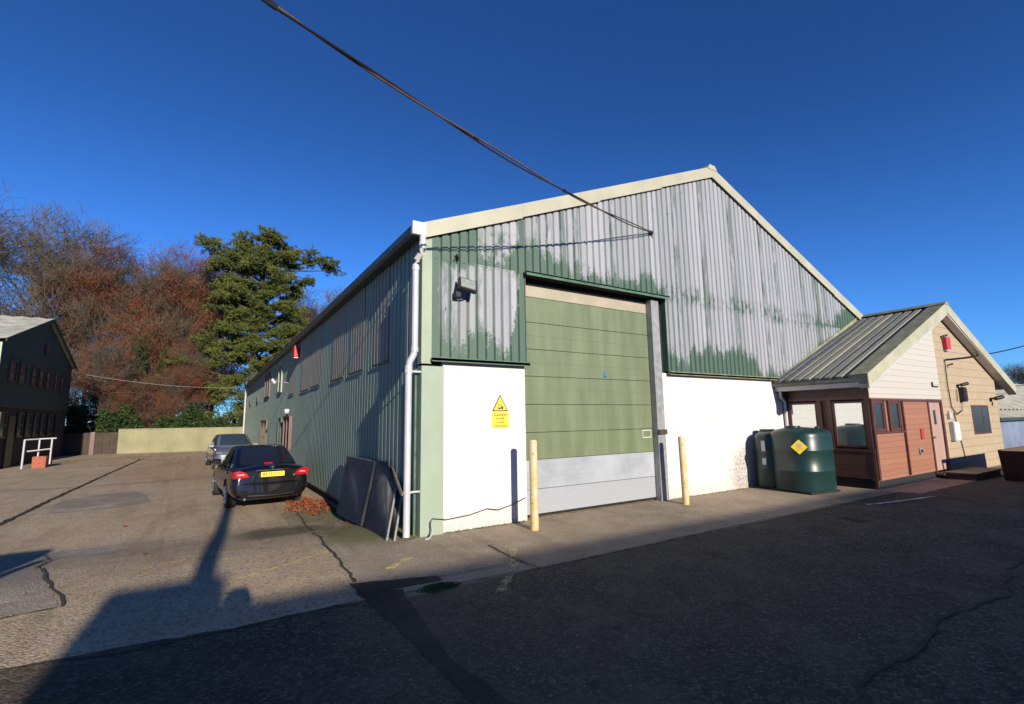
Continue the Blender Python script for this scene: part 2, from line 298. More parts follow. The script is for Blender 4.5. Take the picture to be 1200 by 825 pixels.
def roofsheet():
    k = NT('rib_shade_lichen_sheet'); n = k.noise(1, 6, .7, sc=(.5, 9, 1)); n2 = k.noise(9, 6, .75)
    X, Y, Z = k.xyz(); wn = k.n('ShaderNodeTexWhiteNoise', noise_dimensions='1D'); k.set(wn, 'W', k.math('FLOOR', k.math('DIVIDE', Y, .125)))
    c = k.mix(k.ramp(k.math('ADD', k.math('MULTIPLY', n, .6), k.math('MULTIPLY', wn.outputs[0], .5)), [(.35, 0), (.75, 1)]), (.095, .105, .115), (.30, .29, .21)); c = k.mix(k.ramp(n2, [(.5, 0), (.7, .7)]), c, (.36, .345, .25))  # random grey and cream bands paint shaded and sunlit ribs; flecks are lichen
    k.col(c); k.rough(.8); k.bump(n2, .004); return k.m
M['roof_sheet'] = roofsheet()
M['roof_pale'] = simple('pale_roof_sheet', (.50, .48, .38), .75, var=.14, scale=1.2)
M['roof_dark'] = simple('grey_roof_sheet', (.30, .30, .30), .8, var=.14, scale=1.2)
M['blue_wall'] = simple('blue_grey_wall', (.16, .20, .30), .7, var=.12, scale=.8)
M['wood'] = boards('weathered_planks', (.15, .095, .06), (.09, .06, .04), .14)
M['cable'] = simple('brown_cable_sheath', (.10, .055, .045), .6)
M['shed_wall'] = simple('dull_brick_wall', (.25, .16, .11), .85)
M['van_white'] = carpaint('white_van_paint', (.7, .7, .7), 0, .3)
M['skin'] = simple('skin', (.55, .32, .24), .5); M['coat'] = simple('navy_coat_cloth', (.03, .035, .06), .9); M['trouser'] = simple('grey_trouser_cloth', (.07, .07, .075), .9); M['hair'] = simple('brown_hair', (.06, .035, .02), .8)

# ------------------------------------------------------------------ helpers
def tag(o, label=None, cat=None, group=None, kind=None):
    if label: o['label'] = label
    if cat: o['category'] = cat
    if group: o['group'] = group
    if kind: o['kind'] = kind
    return o
def thing(name, label, cat, loc=(0, 0, 0), rz=0, group=None):
    o = bpy.data.objects.new(name, None); COL.objects.link(o); o.location = loc; o.rotation_euler = (0, 0, rz); o.empty_display_size = .2
    return tag(o, label, cat, group)
def link(name, me, parent=None, mat=None, smooth=False):
    o = bpy.data.objects.new(name, me); COL.objects.link(o)
    if mat: me.materials.append(M[mat] if isinstance(mat, str) else mat)
    if parent: o.parent = parent
    if smooth: me.polygons.foreach_set('use_smooth', [True] * len(me.polygons))
    return o
class MB:
    def __init__(s): s.v = []; s.f = []; s.mi = []
    def add(s, vs, fs, mi=0):
        b = len(s.v); s.v += [tuple(p) for p in vs]; s.f += [tuple(b + i for i in f) for f in fs]; s.mi += [mi] * len(fs); return s
    def box(s, a, b, mi=0, mat=None):
        x0, y0, z0 = a; x1, y1, z1 = b
        vs = [(x0, y0, z0), (x1, y0, z0), (x1, y1, z0), (x0, y1, z0), (x0, y0, z1), (x1, y0, z1), (x1, y1, z1), (x0, y1, z1)]
        if mat: vs = [mat @ Vector(p) for p in vs]
        return s.add(vs, [(0, 3, 2, 1), (4, 5, 6, 7), (0, 1, 5, 4), (1, 2, 6, 5), (2, 3, 7, 6), (3, 0, 4, 7)], mi)
    def tube(s, path, r, n=10, mi=0, cap=True):
        path = [Vector(p) for p in path]; rs = r if isinstance(r, (list, tuple)) else [r] * len(path)
        rings = []; up = Vector((0, 0, 1))
        for i, p in enumerate(path):
            d = (path[min(i + 1, len(path) - 1)] - path[max(i - 1, 0)]).normalized()
            a = d.cross(up if abs(d.z) < .9 else Vector((1, 0, 0))).normalized(); b = a.cross(d)
            rings.append([p + (a * math.cos(t) + b * math.sin(t)) * rs[i] for t in [2 * math.pi * k / n for k in range(n)]])
        vs = [v for rg in rings for v in rg]; fs = []
        for i in range(len(path) - 1):
            for k in range(n): fs.append((i * n + k, i * n + (k + 1) % n, (i + 1) * n + (k + 1) % n, (i + 1) * n + k))
        if cap: fs += [tuple(range(n - 1, -1, -1)), tuple((len(path) - 1) * n + k for k in range(n))]
        return s.add(vs, fs, mi)
    def prism(s, poly, d, mi=0):
        """poly: 3-D outline, d: extrusion vector"""
        n = len(poly); d = Vector(d); a = [Vector(p) for p in poly]; vs = a + [p + d for p in a]
        return s.add(vs, [tuple(range(n)), tuple(range(2 * n - 1, n - 1, -1))] + [(i, i + n, (i + 1) % n + n, (i + 1) % n) for i in range(n)], mi)
    def build(s, name, mat, parent=None, smooth=False, bevel=0.0, mats=None):
        me = bpy.data.meshes.new(name); me.from_pydata(s.v, [], s.f); me.update()
        if mats:
            for q in mats: me.materials.append(M[q])
            me.polygons.foreach_set('material_index', s.mi)
            o = link(name, me, parent)
        else: o = link(name, me, parent, mat)
        if smooth:
            me.polygons.foreach_set('use_smooth', [True] * len(me.polygons)); me.set_sharp_from_angle(angle=R(40)) if hasattr(me, 'set_sharp_from_angle') else None
        bm = bmesh.new(); bm.from_mesh(me); bmesh.ops.delete(bm, geom=[v for v in bm.verts if not v.link_faces], context='VERTS'); bmesh.ops.recalc_face_normals(bm, faces=bm.faces); bm.to_mesh(me); bm.free()
        if bevel:
            md = o.modifiers.new('bevel', 'BEVEL'); md.width = bevel; md.segments = 2; md.limit_method = 'ANGLE'
        return o
def box(name, a, b, mat, parent=None, bevel=0.0): return MB().box(a, b).build(name, mat, parent, bevel=bevel)
def text(name, s, size, mat, parent, loc, rot, sx=1.0, depth=.001, align='CENTER'):
    c = bpy.data.curves.new(name, 'FONT'); c.body = s; c.size = size; c.align_x = align; c.align_y = 'CENTER'; c.extrude = depth; c.offset = size * .012
    t = bpy.data.objects.new(name, c); COL.objects.link(t); dg = bpy.context.evaluated_depsgraph_get(); dg.update()
    me = bpy.data.meshes.new_from_object(t.evaluated_get(dg)); bpy.data.objects.remove(t)
    me.materials.clear(); o = link(name, me, parent, mat); o.location = loc; o.rotation_euler = rot; o.scale = (sx, 1, 1); return o

def sm(t): t = min(1, max(0, t)); return t * t * (3 - 2 * t)
def H(x, y): return (-.30 * sm((y - .2) / 4) - .003 * max(0, y - 5)) * sm((1 - x) / 1.0)

# ------------------------------------------------------------------ ground
def axis(lo, hi, step, far):
    a = []; x = lo
    while x <= hi + 1e-6: a.append(x); x += step
    s = step; l = lo; r = hi
    while r < far: s *= 1.35; l -= s; r += s; a = [l] + a + [r]
    return a
xs = axis(-14, 12, .25, 3500); ys = axis(-8, 46, .3, 3500)
g = MB(); nx = len(xs)
g.v = [(x, y, H(x, y) if abs(y) < 200 else (-.3 if x < 1 else 0)) for y in ys for x in xs]
for j in range(len(ys) - 1):
    for i in range(nx - 1):
        xm = (xs[i] + xs[i + 1]) / 2; ym = (ys[j] + ys[j + 1]) / 2
        g.f.append((j * nx + i, j * nx + i + 1, (j + 1) * nx + i + 1, (j + 1) * nx + i)); g.mi.append(0 if (-30 < xm < 55 and -40 < ym < 45) else 1)
gr = g.build('ground', None, mats=['yard', 'grassland'], smooth=False); tag(gr, kind='structure')

def drape(name, poly, mat, dz=.004, kind='structure', rag=0.0, seed=1, cut=.3):
    rnd = random.Random(seed); pts = []
    n = len(poly)
    for i in range(n):
        a = Vector((*poly[i], 0)); b = Vector((*poly[(i + 1) % n], 0)); L = (b - a).length; m = max(1, int(L / .12)) if rag else 1
        for k in range(m):
            p = a.lerp(b, k / m); j = rag * .5
            pts.append((p.x + rnd.uniform(-j, j), p.y + rnd.uniform(-j, j), 0))
    bm = bmesh.new(); vs = [bm.verts.new(p) for p in pts]; f = bm.faces.new(vs); bmesh.ops.triangulate(bm, faces=[f])
    for _ in range(5):
        e = [e for e in bm.edges if e.calc_length() > cut * 2]
        if not e: break
        bmesh.ops.subdivide_edges(bm, edges=e, cuts=1); bmesh.ops.triangulate(bm, faces=bm.faces)
    for v in bm.verts: v.co.z = H(v.co.x, v.co.y) + dz
    bmesh.ops.recalc_face_normals(bm, faces=bm.faces)
    if sum(f.normal.z for f in bm.faces) < 0: bmesh.ops.reverse_faces(bm, faces=bm.faces)
    me = bpy.data.meshes.new(name); bm.to_mesh(me); bm.free(); o = link(name, me, None, mat); return tag(o, kind=kind)
def strip(name, path, wd, mat, dz=.008, wob=0.0, seed=1, taper=False, kind='structure'):
    rnd = random.Random(seed); pts = []
    for a, b in zip(path, path[1:]):
        a = Vector(a); b = Vector(b); m = max(1, int((b - a).length / .1))
        for k in range(m): pts.append(a.lerp(b, k / m))
    pts.append(Vector(path[-1])); n = len(pts); mb = MB(); vs = []
    ox = 0
    for i, p in enumerate(pts):
        d = (pts[min(i + 1, n - 1)] - pts[max(0, i - 1)]).normalized(); nn = Vector((-d.y, d.x)); ox = ox * .8 + rnd.uniform(-wob, wob); q = p + nn * ox
        ww = wd * (.62 if mat == 'crack' else 1) * (rnd.uniform(.55, 1.3) if wob else 1) * .5
        if taper: ww *= max(.15, min(1, 6 * min(i, n - 1 - i) / n))
        for s_ in (1, -1): r_ = q + nn * ww * s_; vs.append((r_.x, r_.y, H(r_.x, r_.y) + dz))
    mb.add(vs, [(2 * i, 2 * i + 1, 2 * i + 3, 2 * i + 2) for i in range(n - 1)]); o = mb.build(name, mat); 
    if o.data.polygons[0].normal.z < 0: o.data.flip_normals()
    return tag(o, kind=kind)
# foreground asphalt, apron slab, side slab and repairs, each measured off the place
drape('forecourt_asphalt', [(-1.27, -2.2), (9.8, -2.25), (9.9, -2.6), (20, -2.7), (34, -2.9), (34, -14), (-1.0, -14), (-1.13, -3.6), (-1.02, -2.7)], 'asphalt', .004, rag=.03, cut=.8)
drape('asphalt_yard', [(-6, -2.15), (-3.6, -1.92), (-2.4, -2.05), (-1.0, -2.02), (-.85, -2.6), (-.95, -3.4), (-1.0, -4.2), (-1.0, -14), (-8, -14), (-6.5, -4)], 'asphalt', .0065, rag=.04, seed=3, cut=.8)
drape('apron_concrete', [(-1.22, -2.12), (-.9, -2.16), (.5, -2.19), (9.84, -2.18), (9.84, .0), (0.0, 0.0), (-.1, -.05), (-1.2, .02)], 'concrete', .004, rag=.015)
drape('side_slab', [(-1.2, .04), (-.1, .0), (.05, .1), (.05, 5.0), (-1.2, 4.95)], 'mossy', .004, rag=.03)
drape('patch_left', [(-3.72, 3.6), (-3.55, 2.9), (-3.7, 2.35), (-4.3, 2.55), (-4.36, 1.71), (-4.08, .7), (-3.84, -.2), (-3.7, -.63), (-4.2, -.62), (-5.5, -.9), (-6, .6), (-6, 3), (-4.6, 3.6)], 'patch', .004, rag=.03, seed=5)
drape('patch_yard', [(-3.95, 10.6), (-3.75, 9.0), (-4.3, 8.4), (-5.7, 8.3), (-5.85, 11.5), (-4.4, 12.2)], 'patch', .004, rag=.05, seed=6)
0 and drape('patch_corner', [(-1.3, .1), (-2.2, -.6), (-2.7, -1.3), (-1.4, -1.9), (-1.3, -1.2)], 'patch', .004, rag=.05, seed=8)
drape('tar_band', [(-1.34, -1.75), (-.95, -1.95), (-1.02, -2.5), (-1.14, -3.5), (-1.05, -4.3), (-1.0, -14), (-1.35, -14), (-1.27, -4.1), (-1.28, -2.9)], 'tar', .009, rag=.03, seed=9)
drape('tar_join', [(-1.35, -1.5), (-.5, -1.78), (-.5, -1.93), (-1.3, -1.9)], 'tar', .0115, rag=.03, seed=10)
strip('tar_seam', [(-6.05, 2), (-6.1, 10), (-6.0, 18), (-5.8, 30)], .13, 'tar', .009, .01)
strip('crack_moss', [(-4.6, 3.3), (-4.38, 2.4), (-4.34, 1.7), (-4.1, .7), (-3.85, -.15), (-3.72, -.6), (-4.4, -.7), (-5.5, -.9)], .05, 'crack', .012, .02, 2)
strip('crack_slab', [(-.84, 5.0), (-1.15, 1.6), (-1.22, .1), (-1.24, -.6), (-1.27, -1.5)], .055, 'crack', .013, .02, 3)
strip('joint_apron', [(-1.2, -2.06), (-.5, -2.12), (.55, -2.2), (3, -2.19), (5.8, -2.22), (9.6, -2.3), (9.9, -2.55)], .035, 'crack', .013, .006, 4)
strip('joint_short', [(.58, -1.0), (.52, -1.6), (.55, -2.2)], .035, 'crack', .013, .008, 5)
strip('joint_cross', [(-1.1, -1.66), (-.4, -1.84), (.5, -1.86)], .025, 'crack', .0135, .008, 6)
strip('crack_front', [(-6, -2.18), (-3.78, -1.93), (-3.06, -2.1), (-2.42, -2.1), (-1.4, -2.0)], .03, 'crack', .012, .012, 7)
strip('crack_right', [(34, -5.6), (9, -5.0), (5.1, -5.05), (3.6, -5.25), (2.6, -5.1), (1.7, -5.2), (.8, -5.22), (-.1, -5.6)], .05, 'crack', .012, .03, 8)
strip('joint_yard', [(-3.7, 3.4), (-2.6, 3.15), (-1.3, 3.1)], .02, 'crack', .012, .01, 11)
strip('joint_yard', [(-3.95, 1.75), (-2.9, 2.0), (-1.8, 2.1)], .02, 'crack', .012, .01, 12)
strip('joint_left', [(-9.5, 20.3), (-6.2, 20), (-4, 19.8)], .05, 'crack', .012, .01, 12)
strip('bay_line_long', [(-3.19, .2), (-3.19, 2.7), (-3.39, 8.4), (-3.7, 20)], .1, 'faint_line', .016, .004, 2)
strip('bay_line_near', [(-2.46, -.76), (-1.8, -.4), (-1.25, -.06)], .05, 'yellow_line', .016, .003, 3)
strip('bay_line_far', [(-3.2, .35), (-1.63, 1.33), (-1.0, 1.75)], .05, 'yellow_line', .016, .003, 3)
strip('bay_line_short', [(-.86, -1.27), (-.68, -1.1), (-.5, -.97)], .1, 'yellow_line', .016, .003, 3)
strip('bay_line_door', [(-.2, -2.6), (.3, -2.05), (.75, -1.35)], .1, 'faint_line', .016, .003, 3)
strip('bay_line_mid', [(-2.0, -1.1), (-1.5, -.75), (-1.3, -.62)], .04, 'faint_line', .016, .003, 3)
strip('bay_line_tank', [(5.1, -.9), (5.3, -1.5), (5.2, -2.0)], .08, 'faint_line', .016, .003, 3)
strip('bay_line_white', [(7.6, -2.55), (8.3, -2.72), (9.6, -2.92)], .07, 'white_line', .016, .003, 3)

# ------------------------------------------------------------------ warehouse
W = 14.77; L = 37.0; ZE = 4.66; ZR = 7.66; XR = 7.386
def zroof(x): return ZE + (XR - abs(x - XR)) * (ZR - ZE) / XR
wh = thing('warehouse', 'large gable-ended warehouse in green corrugated cladding with peeling paint over a white block base', 'warehouse')
def ribs(u0, u1, pitch=PITCH, depth=.035):
    """trapezoid profile as (u, offset) pairs; offset 0 = outer crest"""
    out = [(u0, 0)]; k = math.floor(u0 / pitch)
    while k * pitch < u1:
        for t, d in ((0, 0), (.62, 0), (.72, depth), (.88, depth), (.98, 0)):
            u = (k + t) * pitch
            if u0 + .002 < u < u1 - .002: out.append((u, d))
        k += 1
    out.append((u1, 0)); return out
def gable_sheet(name, x0, x1, zb, zt, y=-.045, extra=(), mat='cladding', parent=None):
    p = ribs(x0, x1); xs_ = sorted(set([round(a, 4) for a, _ in p] + list(extra))); d = dict((round(a, 4), b) for a, b in p)
    mb = MB(); vs = []; last = 0
    for x in xs_:
        o_ = d.get(x, last); last = o_; vs += [(x, y + o_, zb(x) if callable(zb) else zb), (x, y + o_, zt(x) if callable(zt) else zt)]
    mb.add(vs, [(2 * i, 2 * i + 2, 2 * i + 3, 2 * i + 1) for i in range(len(xs_) - 1)]); return mb.build(name, mat, parent or wh)
ZJ = 4.19
top = lambda x: zroof(x) - .10
c = gable_sheet('gable_cladding', .15, 1.87, 2.6, ZJ); c['label'] = 'lower corner cladding, bare silver with a green foot'
c = gable_sheet('gable_cladding', 5.48, W - .02, 2.6, ZJ)
c = gable_sheet('gable_cladding', .15, W - .02, ZJ - .03, top, y=-.052, extra=(XR,)); c['label'] = 'upper gable cladding with silver streaks where green paint peeled'
# structure behind the sheets
gb = MB(); gb.prism([(0.02, .06, 2.5), (1.80, .06, 2.5), (1.80, .06, 4.35), (5.60, .06, 4.35), (5.60, .06, 2.5), (W - .02, .06, 2.5), (W - .02, .06, ZE - .12), (XR, .06, ZR - .12), (.02, .06, ZE - .12)], (0, .1, 0))
gb.build('gable_backing', 'void', wh)
def wall_piece(x0, x1): return box('block_wall', (x0, 0, -.3), (x1, .12, 2.56), 'white_block', wh)
wall_piece(.36, 1.87); wall_piece(5.285, 9.85)
box('corner_pilaster', (0, -.035, -.25), (.362, .16, 2.47), 'pale_green', wh, .008)
MB().box((-.012, -.045, 2.5), (.15, -.03, ZE - .03)).box((-.012, -.03, 2.5), (.002, .12, ZE - .08)).build('corner_flashing', 'pale_green2', wh)
MB().box((.13, -.13, 2.545), (1.90, -.052, 2.585)).box((.13, -.13, 2.53), (1.90, -.12, 2.60)).build('drip_flashing', 'green', wh)
MB().box((5.44, -.12, 2.535), (9.86, -.052, 2.575)).box((5.44, -.12, 2.52), (9.86, -.11, 2.59)).build('drip_flashing', 'olive', wh)
MB().box((1.84, -.17, ZJ - .03), (5.50, -.06, ZJ - .005)).box((1.84, -.17, ZJ - .075), (5.50, -.158, ZJ)).build('header_flashing', 'green', wh)
box('edge_flashing', (1.872, -.06, 2.6), (1.884, .10, ZJ - .03), 'green', wh)
box('edge_flashing', (5.466, -.06, 2.6), (5.478, .10, ZJ - .03), 'green', wh)
# verge boards and ridge
for sgn in (1, -1):
    xa = -.03 if sgn > 0 else W + .03
    n = 4
    vb = MB()
    for i in range(n):
        t0 = i / n; t1 = (i + 1) / n; X0 = xa + (XR - xa) * t0; X1 = xa + (XR - xa) * t1; yo = -.115 - (.003 if i % 2 else 0)
        z0 = zroof(max(0, min(W, X0))) + .02; z1 = zroof(X1) + .02
        vb.prism([(X0, yo, z0 - .25), (X1, yo, z1 - .27), (X1, yo, z1), (X0, yo, z0)], (0, .02, 0))
        vb.prism([(X0, yo + .02, z0), (X1, yo + .02, z1), (X1, .3, z1), (X0, .3, z0)], (0, 0, -.015))
    vb.build('verge_board', 'cream', wh)
MB().prism([(XR - .16, -.13, ZR - .06), (XR + .20, -.13, ZR - .06), (XR + .12, -.13, ZR + .06), (XR - .08, -.13, ZR + .06)], (0, .5, 0)).build('ridge_cap', 'cream', wh)
rf = MB()
for x0, x1 in ((-.12, XR), (XR, W + .12)):
    z0 = zroof(x0) if x0 > 0 else ZE - .05; z1 = zroof(x1) if x1 < W else ZE - .05
    rf.prism([(x0, -.08, z0), (x1, -.08, z1), (x1, -.08, z1 - .05), (x0, -.08, z0 - .05)], (0, L + .2, 0))
rf.build('roof', 'roof_dark', wh)
# side cladding
p = ribs(.12, L, .2, .04); sb = MB(); vs = []
for y, d in p: vs += [(.0 + d, y, -.12 if y < 9 else -.22), (.0 + d, y, ZE - .1)]
sb.add(vs, [(2 * i, 2 * i + 1, 2 * i + 3, 2 * i + 2) for i in range(len(p) - 1)]); sb.build('side_cladding', 'side', wh)
MB().box((.05, .16, -.5), (.15, L, ZE - .1)).build('side_wall_core', 'void', wh)
MB().box((.05, L, -.6), (W, L + .05, ZE)).box((W - .06, .2, -.3), (W, L, ZE)).build('rear_walls', 'side', wh)
box('base_flashing', (-.01, .17, -.13), (.045, L, -.10), 'gutter_green', wh)
def side_panel(name, y0, y1, z0, z1, mat, off=.006, par=None):
    pp = ribs(y0, y1, .2, .04); mb = MB(); v = []
    for y, d in pp: v += [(-off + d, y, z0), (-off + d, y, z1)]
    mb.add(v, [(2 * i, 2 * i + 1, 2 * i + 3, 2 * i + 2) for i in range(len(pp) - 1)]); return mb.build(name, mat, par or wh)
for y0, y1, z0 in ((1.55, 2.45, 2.72), (3.15, 4.3, 2.72), (4.8, 6.1, 2.7), (7.6, 9.0, 2.72), (9.3, 10.9, 2.7), (12.4, 13.7, 2.72)):
    side_panel('rooflight', y0, y1, z0, ZE - .12, 'rooflight')
    box('rooflight_sill', (-.03, y0 - .03, z0 - .03), (-.012, y1 + .03, z0 + .004), 'gutter_green', wh)
def side_window(y0, y1, z0, z1, fr='frame', gl='glass', name='window', dep=.05):
    f = MB(); t = .07
    f.box((-dep, y0, z0), (.03, y1, z0 + t)).box((-dep, y0, z1 - t), (.03, y1, z1)).box((-dep, y0, z0 + t), (.03, y0 + t, z1 - t)).box((-dep, y1 - t, z0 + t), (.03, y1, z1 - t))
    ym = (y0 + y1) / 2
    if y1 - y0 > 1.4: f.box((-dep + .004, ym - .03, z0 + t), (.03, ym + .03, z1 - t))
    o = f.build(name, fr, wh); box('pane', (-.022, y0 + t, z0 + t), (-.012, y1 - t, z1 - t), gl, o); return o
side_window(20.6, 22.8, 2.98, 4.28)
side_window(15.9, 17.0, 2.95, 4.25, 'pale_green2')
side_window(21.0, 24.0, -.25, 1.8)
side_window(15.3, 16.3, .7, 1.85, 'gutter_green')
d_ = side_window(12.6, 14.2, -.28, 1.9, 'frame', 'frame', 'side_door', .10)
for yy, zz in ((32.6, 3.0), (26.8, 2.95)): box('vent', (-.06, yy, zz), (-.008, yy + .7, zz + .28), 'black', wh)
# gutter and downpipes
MB().prism([(-.02, -.06, ZE - .1), (-.20, -.06, ZE - .04), (-.20, -.06, ZE - .15), (-.16, -.06, ZE - .19), (-.02, -.06, ZE - .19)], (0, L + .1, 0)).build('gutter', 'gutter_green', wh)
dp = MB(); dp.box((-.21, -.14, ZE - .20), (.02, -.058, ZE + .01)).build('gutter_box', 'pvc', wh, bevel=.008)
pipe = MB(); pipe.tube([(-.03, -.10, ZE - .19), (-.03, -.10, 4.26), (-.05, -.07, 4.18), (-.09, -.01, 4.10), (-.10, .0, 4.02), (-.10, .0, 2.72), (-.115, .0, 2.63), (-.175, .0, 2.52), (-.19, .0, 2.44), (-.19, .0, .10), (-.20, -.02, .02)], .05, 16)
for z in (4.0, 2.74): pipe.tube([(-.10, 0, z - .07), (-.10, 0, z)], .058, 16)
pipe.tube([(-.03, -.10, 4.26), (-.03, -.10, 4.36)], .058, 16).tube([(-.19, 0, 2.34), (-.19, 0, 2.46)], .058, 16)
dpo = pipe.build('downpipe', 'pvc', wh, True)
for z in (2.36, .62): MB().tube([(-.19, 0, z), (-.19, 0, z + .035)], .06, 14).box((-.14, -.01, z + .004), (.0, .01, z + .03)).build('pipe_clip', 'pvc', dpo)
MB().tube([(-.03, .12, -.05), (-.03, .12, 2.42)], .022, 8).build('conduit', 'green', wh, True)
pf = MB(); pf.tube([(-.1, L + .05, ZE - .15), (-.1, L + .05, -.4)], .07, 8); pf.build('downpipe', 'pvc', wh, True)
box('vent_cowl', (.02, 5.62, ZE + .02), (.14, 5.74, ZE + .10), 'pvc', wh, .01)

# loading door
ld = box('loading_door', (1.872, .14, .07), (5.055, .19, 4.02), 'door_green', wh); ld['label'] = 'green sectional loading door'
seams = [.47, .96, 1.42, 1.9, 2.39, 2.87, 3.35, 3.81]
zs = [.06] + seams + [4.02]
ld_pan = []
for i, (a, b) in enumerate(zip(zs, zs[1:])):
    mt = 'stucco' if i == 0 else 'door_grey' if i == 1 else 'door_beige' if i == len(zs) - 2 else 'door_green'
    q = box('door_panel', (1.874, .105, a + .004), (5.053, .139, b - .004), mt, ld, .004)
    if i < 2: q['label'] = 'pale grey kick panel'
for z in (.15, .31, .39, .58, .66, .84, .23, .74, 1.19, 1.66, 2.15, 2.63, 3.11): box('panel_rib', (1.874, .1005, z), (5.053, .1045, z + .006), 'door_green' if z > .96 else 'door_grey', ld)
MB().box((3.76, .085, 2.44), (3.80, .104, 2.56)).box((3.79, .075, 2.43), (3.83, .085, 2.46)).build('door_handle', 'chrome', ld)
lb = MB()
for a, b in (((4.76, .099, 1.385), (5.0, .1025, 1.395)), ((4.76, .099, 1.245), (5.0, .1025, 1.255)), ((4.76, .099, 1.255), (4.768, .1025, 1.385)), ((4.992, .099, 1.255), (5.0, .1025, 1.385))): lb.box(a, b)
lb.build('label_frame', 'sign_white', ld)
box('door_seal', (1.874, .10, .03), (5.053, .16, .062), 'black', ld)
box('door_header', (1.88, .10, 4.03), (5.46, .14, 4.34), 'void', wh); box('door_soffit', (1.885, -.045, 4.14), (5.46, .098, 4.155), 'void', wh)  # near-black sheets stand in for the shade above the door
MB().box((5.062, -.03, 0), (5.285, -.018, 4.1)).box((5.062, -.018, 0), (5.08, .13, 4.1)).box((5.265, -.018, 2.57), (5.283, .13, 4.1)).build('door_jamb', 'steel', wh)
box('latch', (5.05, -.07, 1.30), (5.30, -.032, 1.40), 'brick_brown', wh, .005)
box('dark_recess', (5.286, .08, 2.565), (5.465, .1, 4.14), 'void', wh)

# sign on the wall, floodlight, alarm boxes: fixtures one could unscrew
sg = thing('warning_sign', 'yellow forklift warning sign with triangle above caution text on white block wall', 'sign', (1.375, -.003, 1.51))
box('text_plate', (-.16, -.006, 0), (.16, 0, .262), 'yellow', sg); tp = sg.children[0] if sg.children else None
MB().prism([(-.15, -.001, .275), (.15, -.001, .275), (0, -.001, .545)], (0, -.004, 0)).build('triangle_border', 'ink', sg)
MB().prism([(-.124, -.005, .29), (.124, -.005, .29), (0, -.005, .512)], (0, -.002, 0)).build('triangle_face', 'yellow', sg)
fk = MB(); Y0 = -.0071
fk.prism([(-.035, Y0, .315), (.055, Y0, .315), (.06, Y0, .345), (.02, Y0, .36), (.015, Y0, .335), (-.03, Y0, .335)], (0, -.002, 0)).prism([(-.045, Y0, .31), (-.037, Y0, .31), (-.03, Y0, .40), (-.038, Y0, .40)], (0, -.002, 0))
fk.prism([(-.085, Y0, .308), (-.045, Y0, .308), (-.045, Y0, .315), (-.085, Y0, .315)], (0, -.002, 0)).tube([(-.012, Y0, .312), (-.012, Y0 - .002, .312)], .013, 10).tube([(.04, Y0, .312), (.04, Y0 - .002, .312)], .013, 10)
fk.prism([(-.005, Y0, .36), (.02, Y0, .36), (.015, Y0, .385), (.0, Y0, .385)], (0, -.002, 0)); fk.build('forklift_symbol', 'ink', sg)
for s_, z, sz in (('Caution', .222, .078), ('Forklift', .157, .055), ('trucks', .098, .055), ('operating', .04, .055)): text('lettering', s_, sz, 'ink', sg, (0, -.0072, z), (R(90), 0, 0))

def floodlight(name, label, loc, scale=1.0):
    t = thing(name, label, 'floodlight', loc)
    fr = MB(); T = Matrix.Rotation(R(-28), 4, 'X') @ Matrix.Rotation(R(12), 4, 'Y')
    fr.box((-.13, -.03, -.10), (.13, .03, .10), mat=T); a = fr.build('lamp_body', 'black', t, bevel=.006)
    MB().box((-.108, -.036, -.08), (.108, -.031, .08), mat=T).build('lamp_glass', 'flood_glass', t)
    MB().box((-.02, .02, -.03), (.02, .19, .01)).box((-.15, .03, -.16), (-.08, .12, -.08)).tube([(-.1, .1, -.11), (-.02, .16, -.18), (.05, .14, -.14)], .01, 6).build('bracket', 'black', t)
    t.scale = (scale,) * 3; return t
floodlight('floodlight', 'black square floodlight on the peeling cladding left of the loading door', (.66, -.24, 3.74), 1.15)
ps = thing('motion_sensor', 'small round black sensor above the floodlight on green cladding', 'sensor', (.56, -.1, 4.24))
MB().tube([(0, .04, 0), (0, -.06, 0)], .035, 12).build('sensor_head', 'black', ps, True); MB().tube([(0, -.02, -.03), (.01, -.01, -.08)], .012, 6).tube([(-.04, 0, -.03), (-.04, 0, -.07)], .01, 6).build('sensor_lens', 'black', ps)
for k, (xx, zz) in enumerate(((.33, 4.28), (.47, 4.27), (.575, 4.45))): 
    pass
ab = thing('alarm_box', 'red alarm box high on the green side wall under the eaves', 'alarm', (-.03, 11.7, 3.95))
MB().prism([(0, -.2, 0), (0, .2, 0), (0, .24, .4), (0, -.24, .4)], (-.16, 0, 0)).build('alarm_cover', 'red', ab, bevel=.01); box('alarm_base', (-.15, -.16, -.04), (0, .16, -.003), 'pvc', ab)
lp = thing('wall_lamp', 'white wall lamp above the brown side door', 'lamp', (-.02, 13.4, 2.03))
MB().box((-.16, -.12, 0), (0, .12, .14)).build('lamp_body', 'pvc', lp, bevel=.02); box('lamp_lens', (-.15, -.1, -.03), (-.02, .1, -.003), 'clear_lens', lp)
an = thing('wall_bracket', 'white projecting bracket arm on side wall beneath the eaves', 'bracket', (-.02, 13.9, 3.2))
MB().tube([(0, 0, 0), (-.5, -.1, .06)], .02, 6).build('arm', 'steel', an); MB().tube([(-.48, -.1, -.03), (-.6, -.1, .13)], .06, 8).build('dish', 'pvc', an)

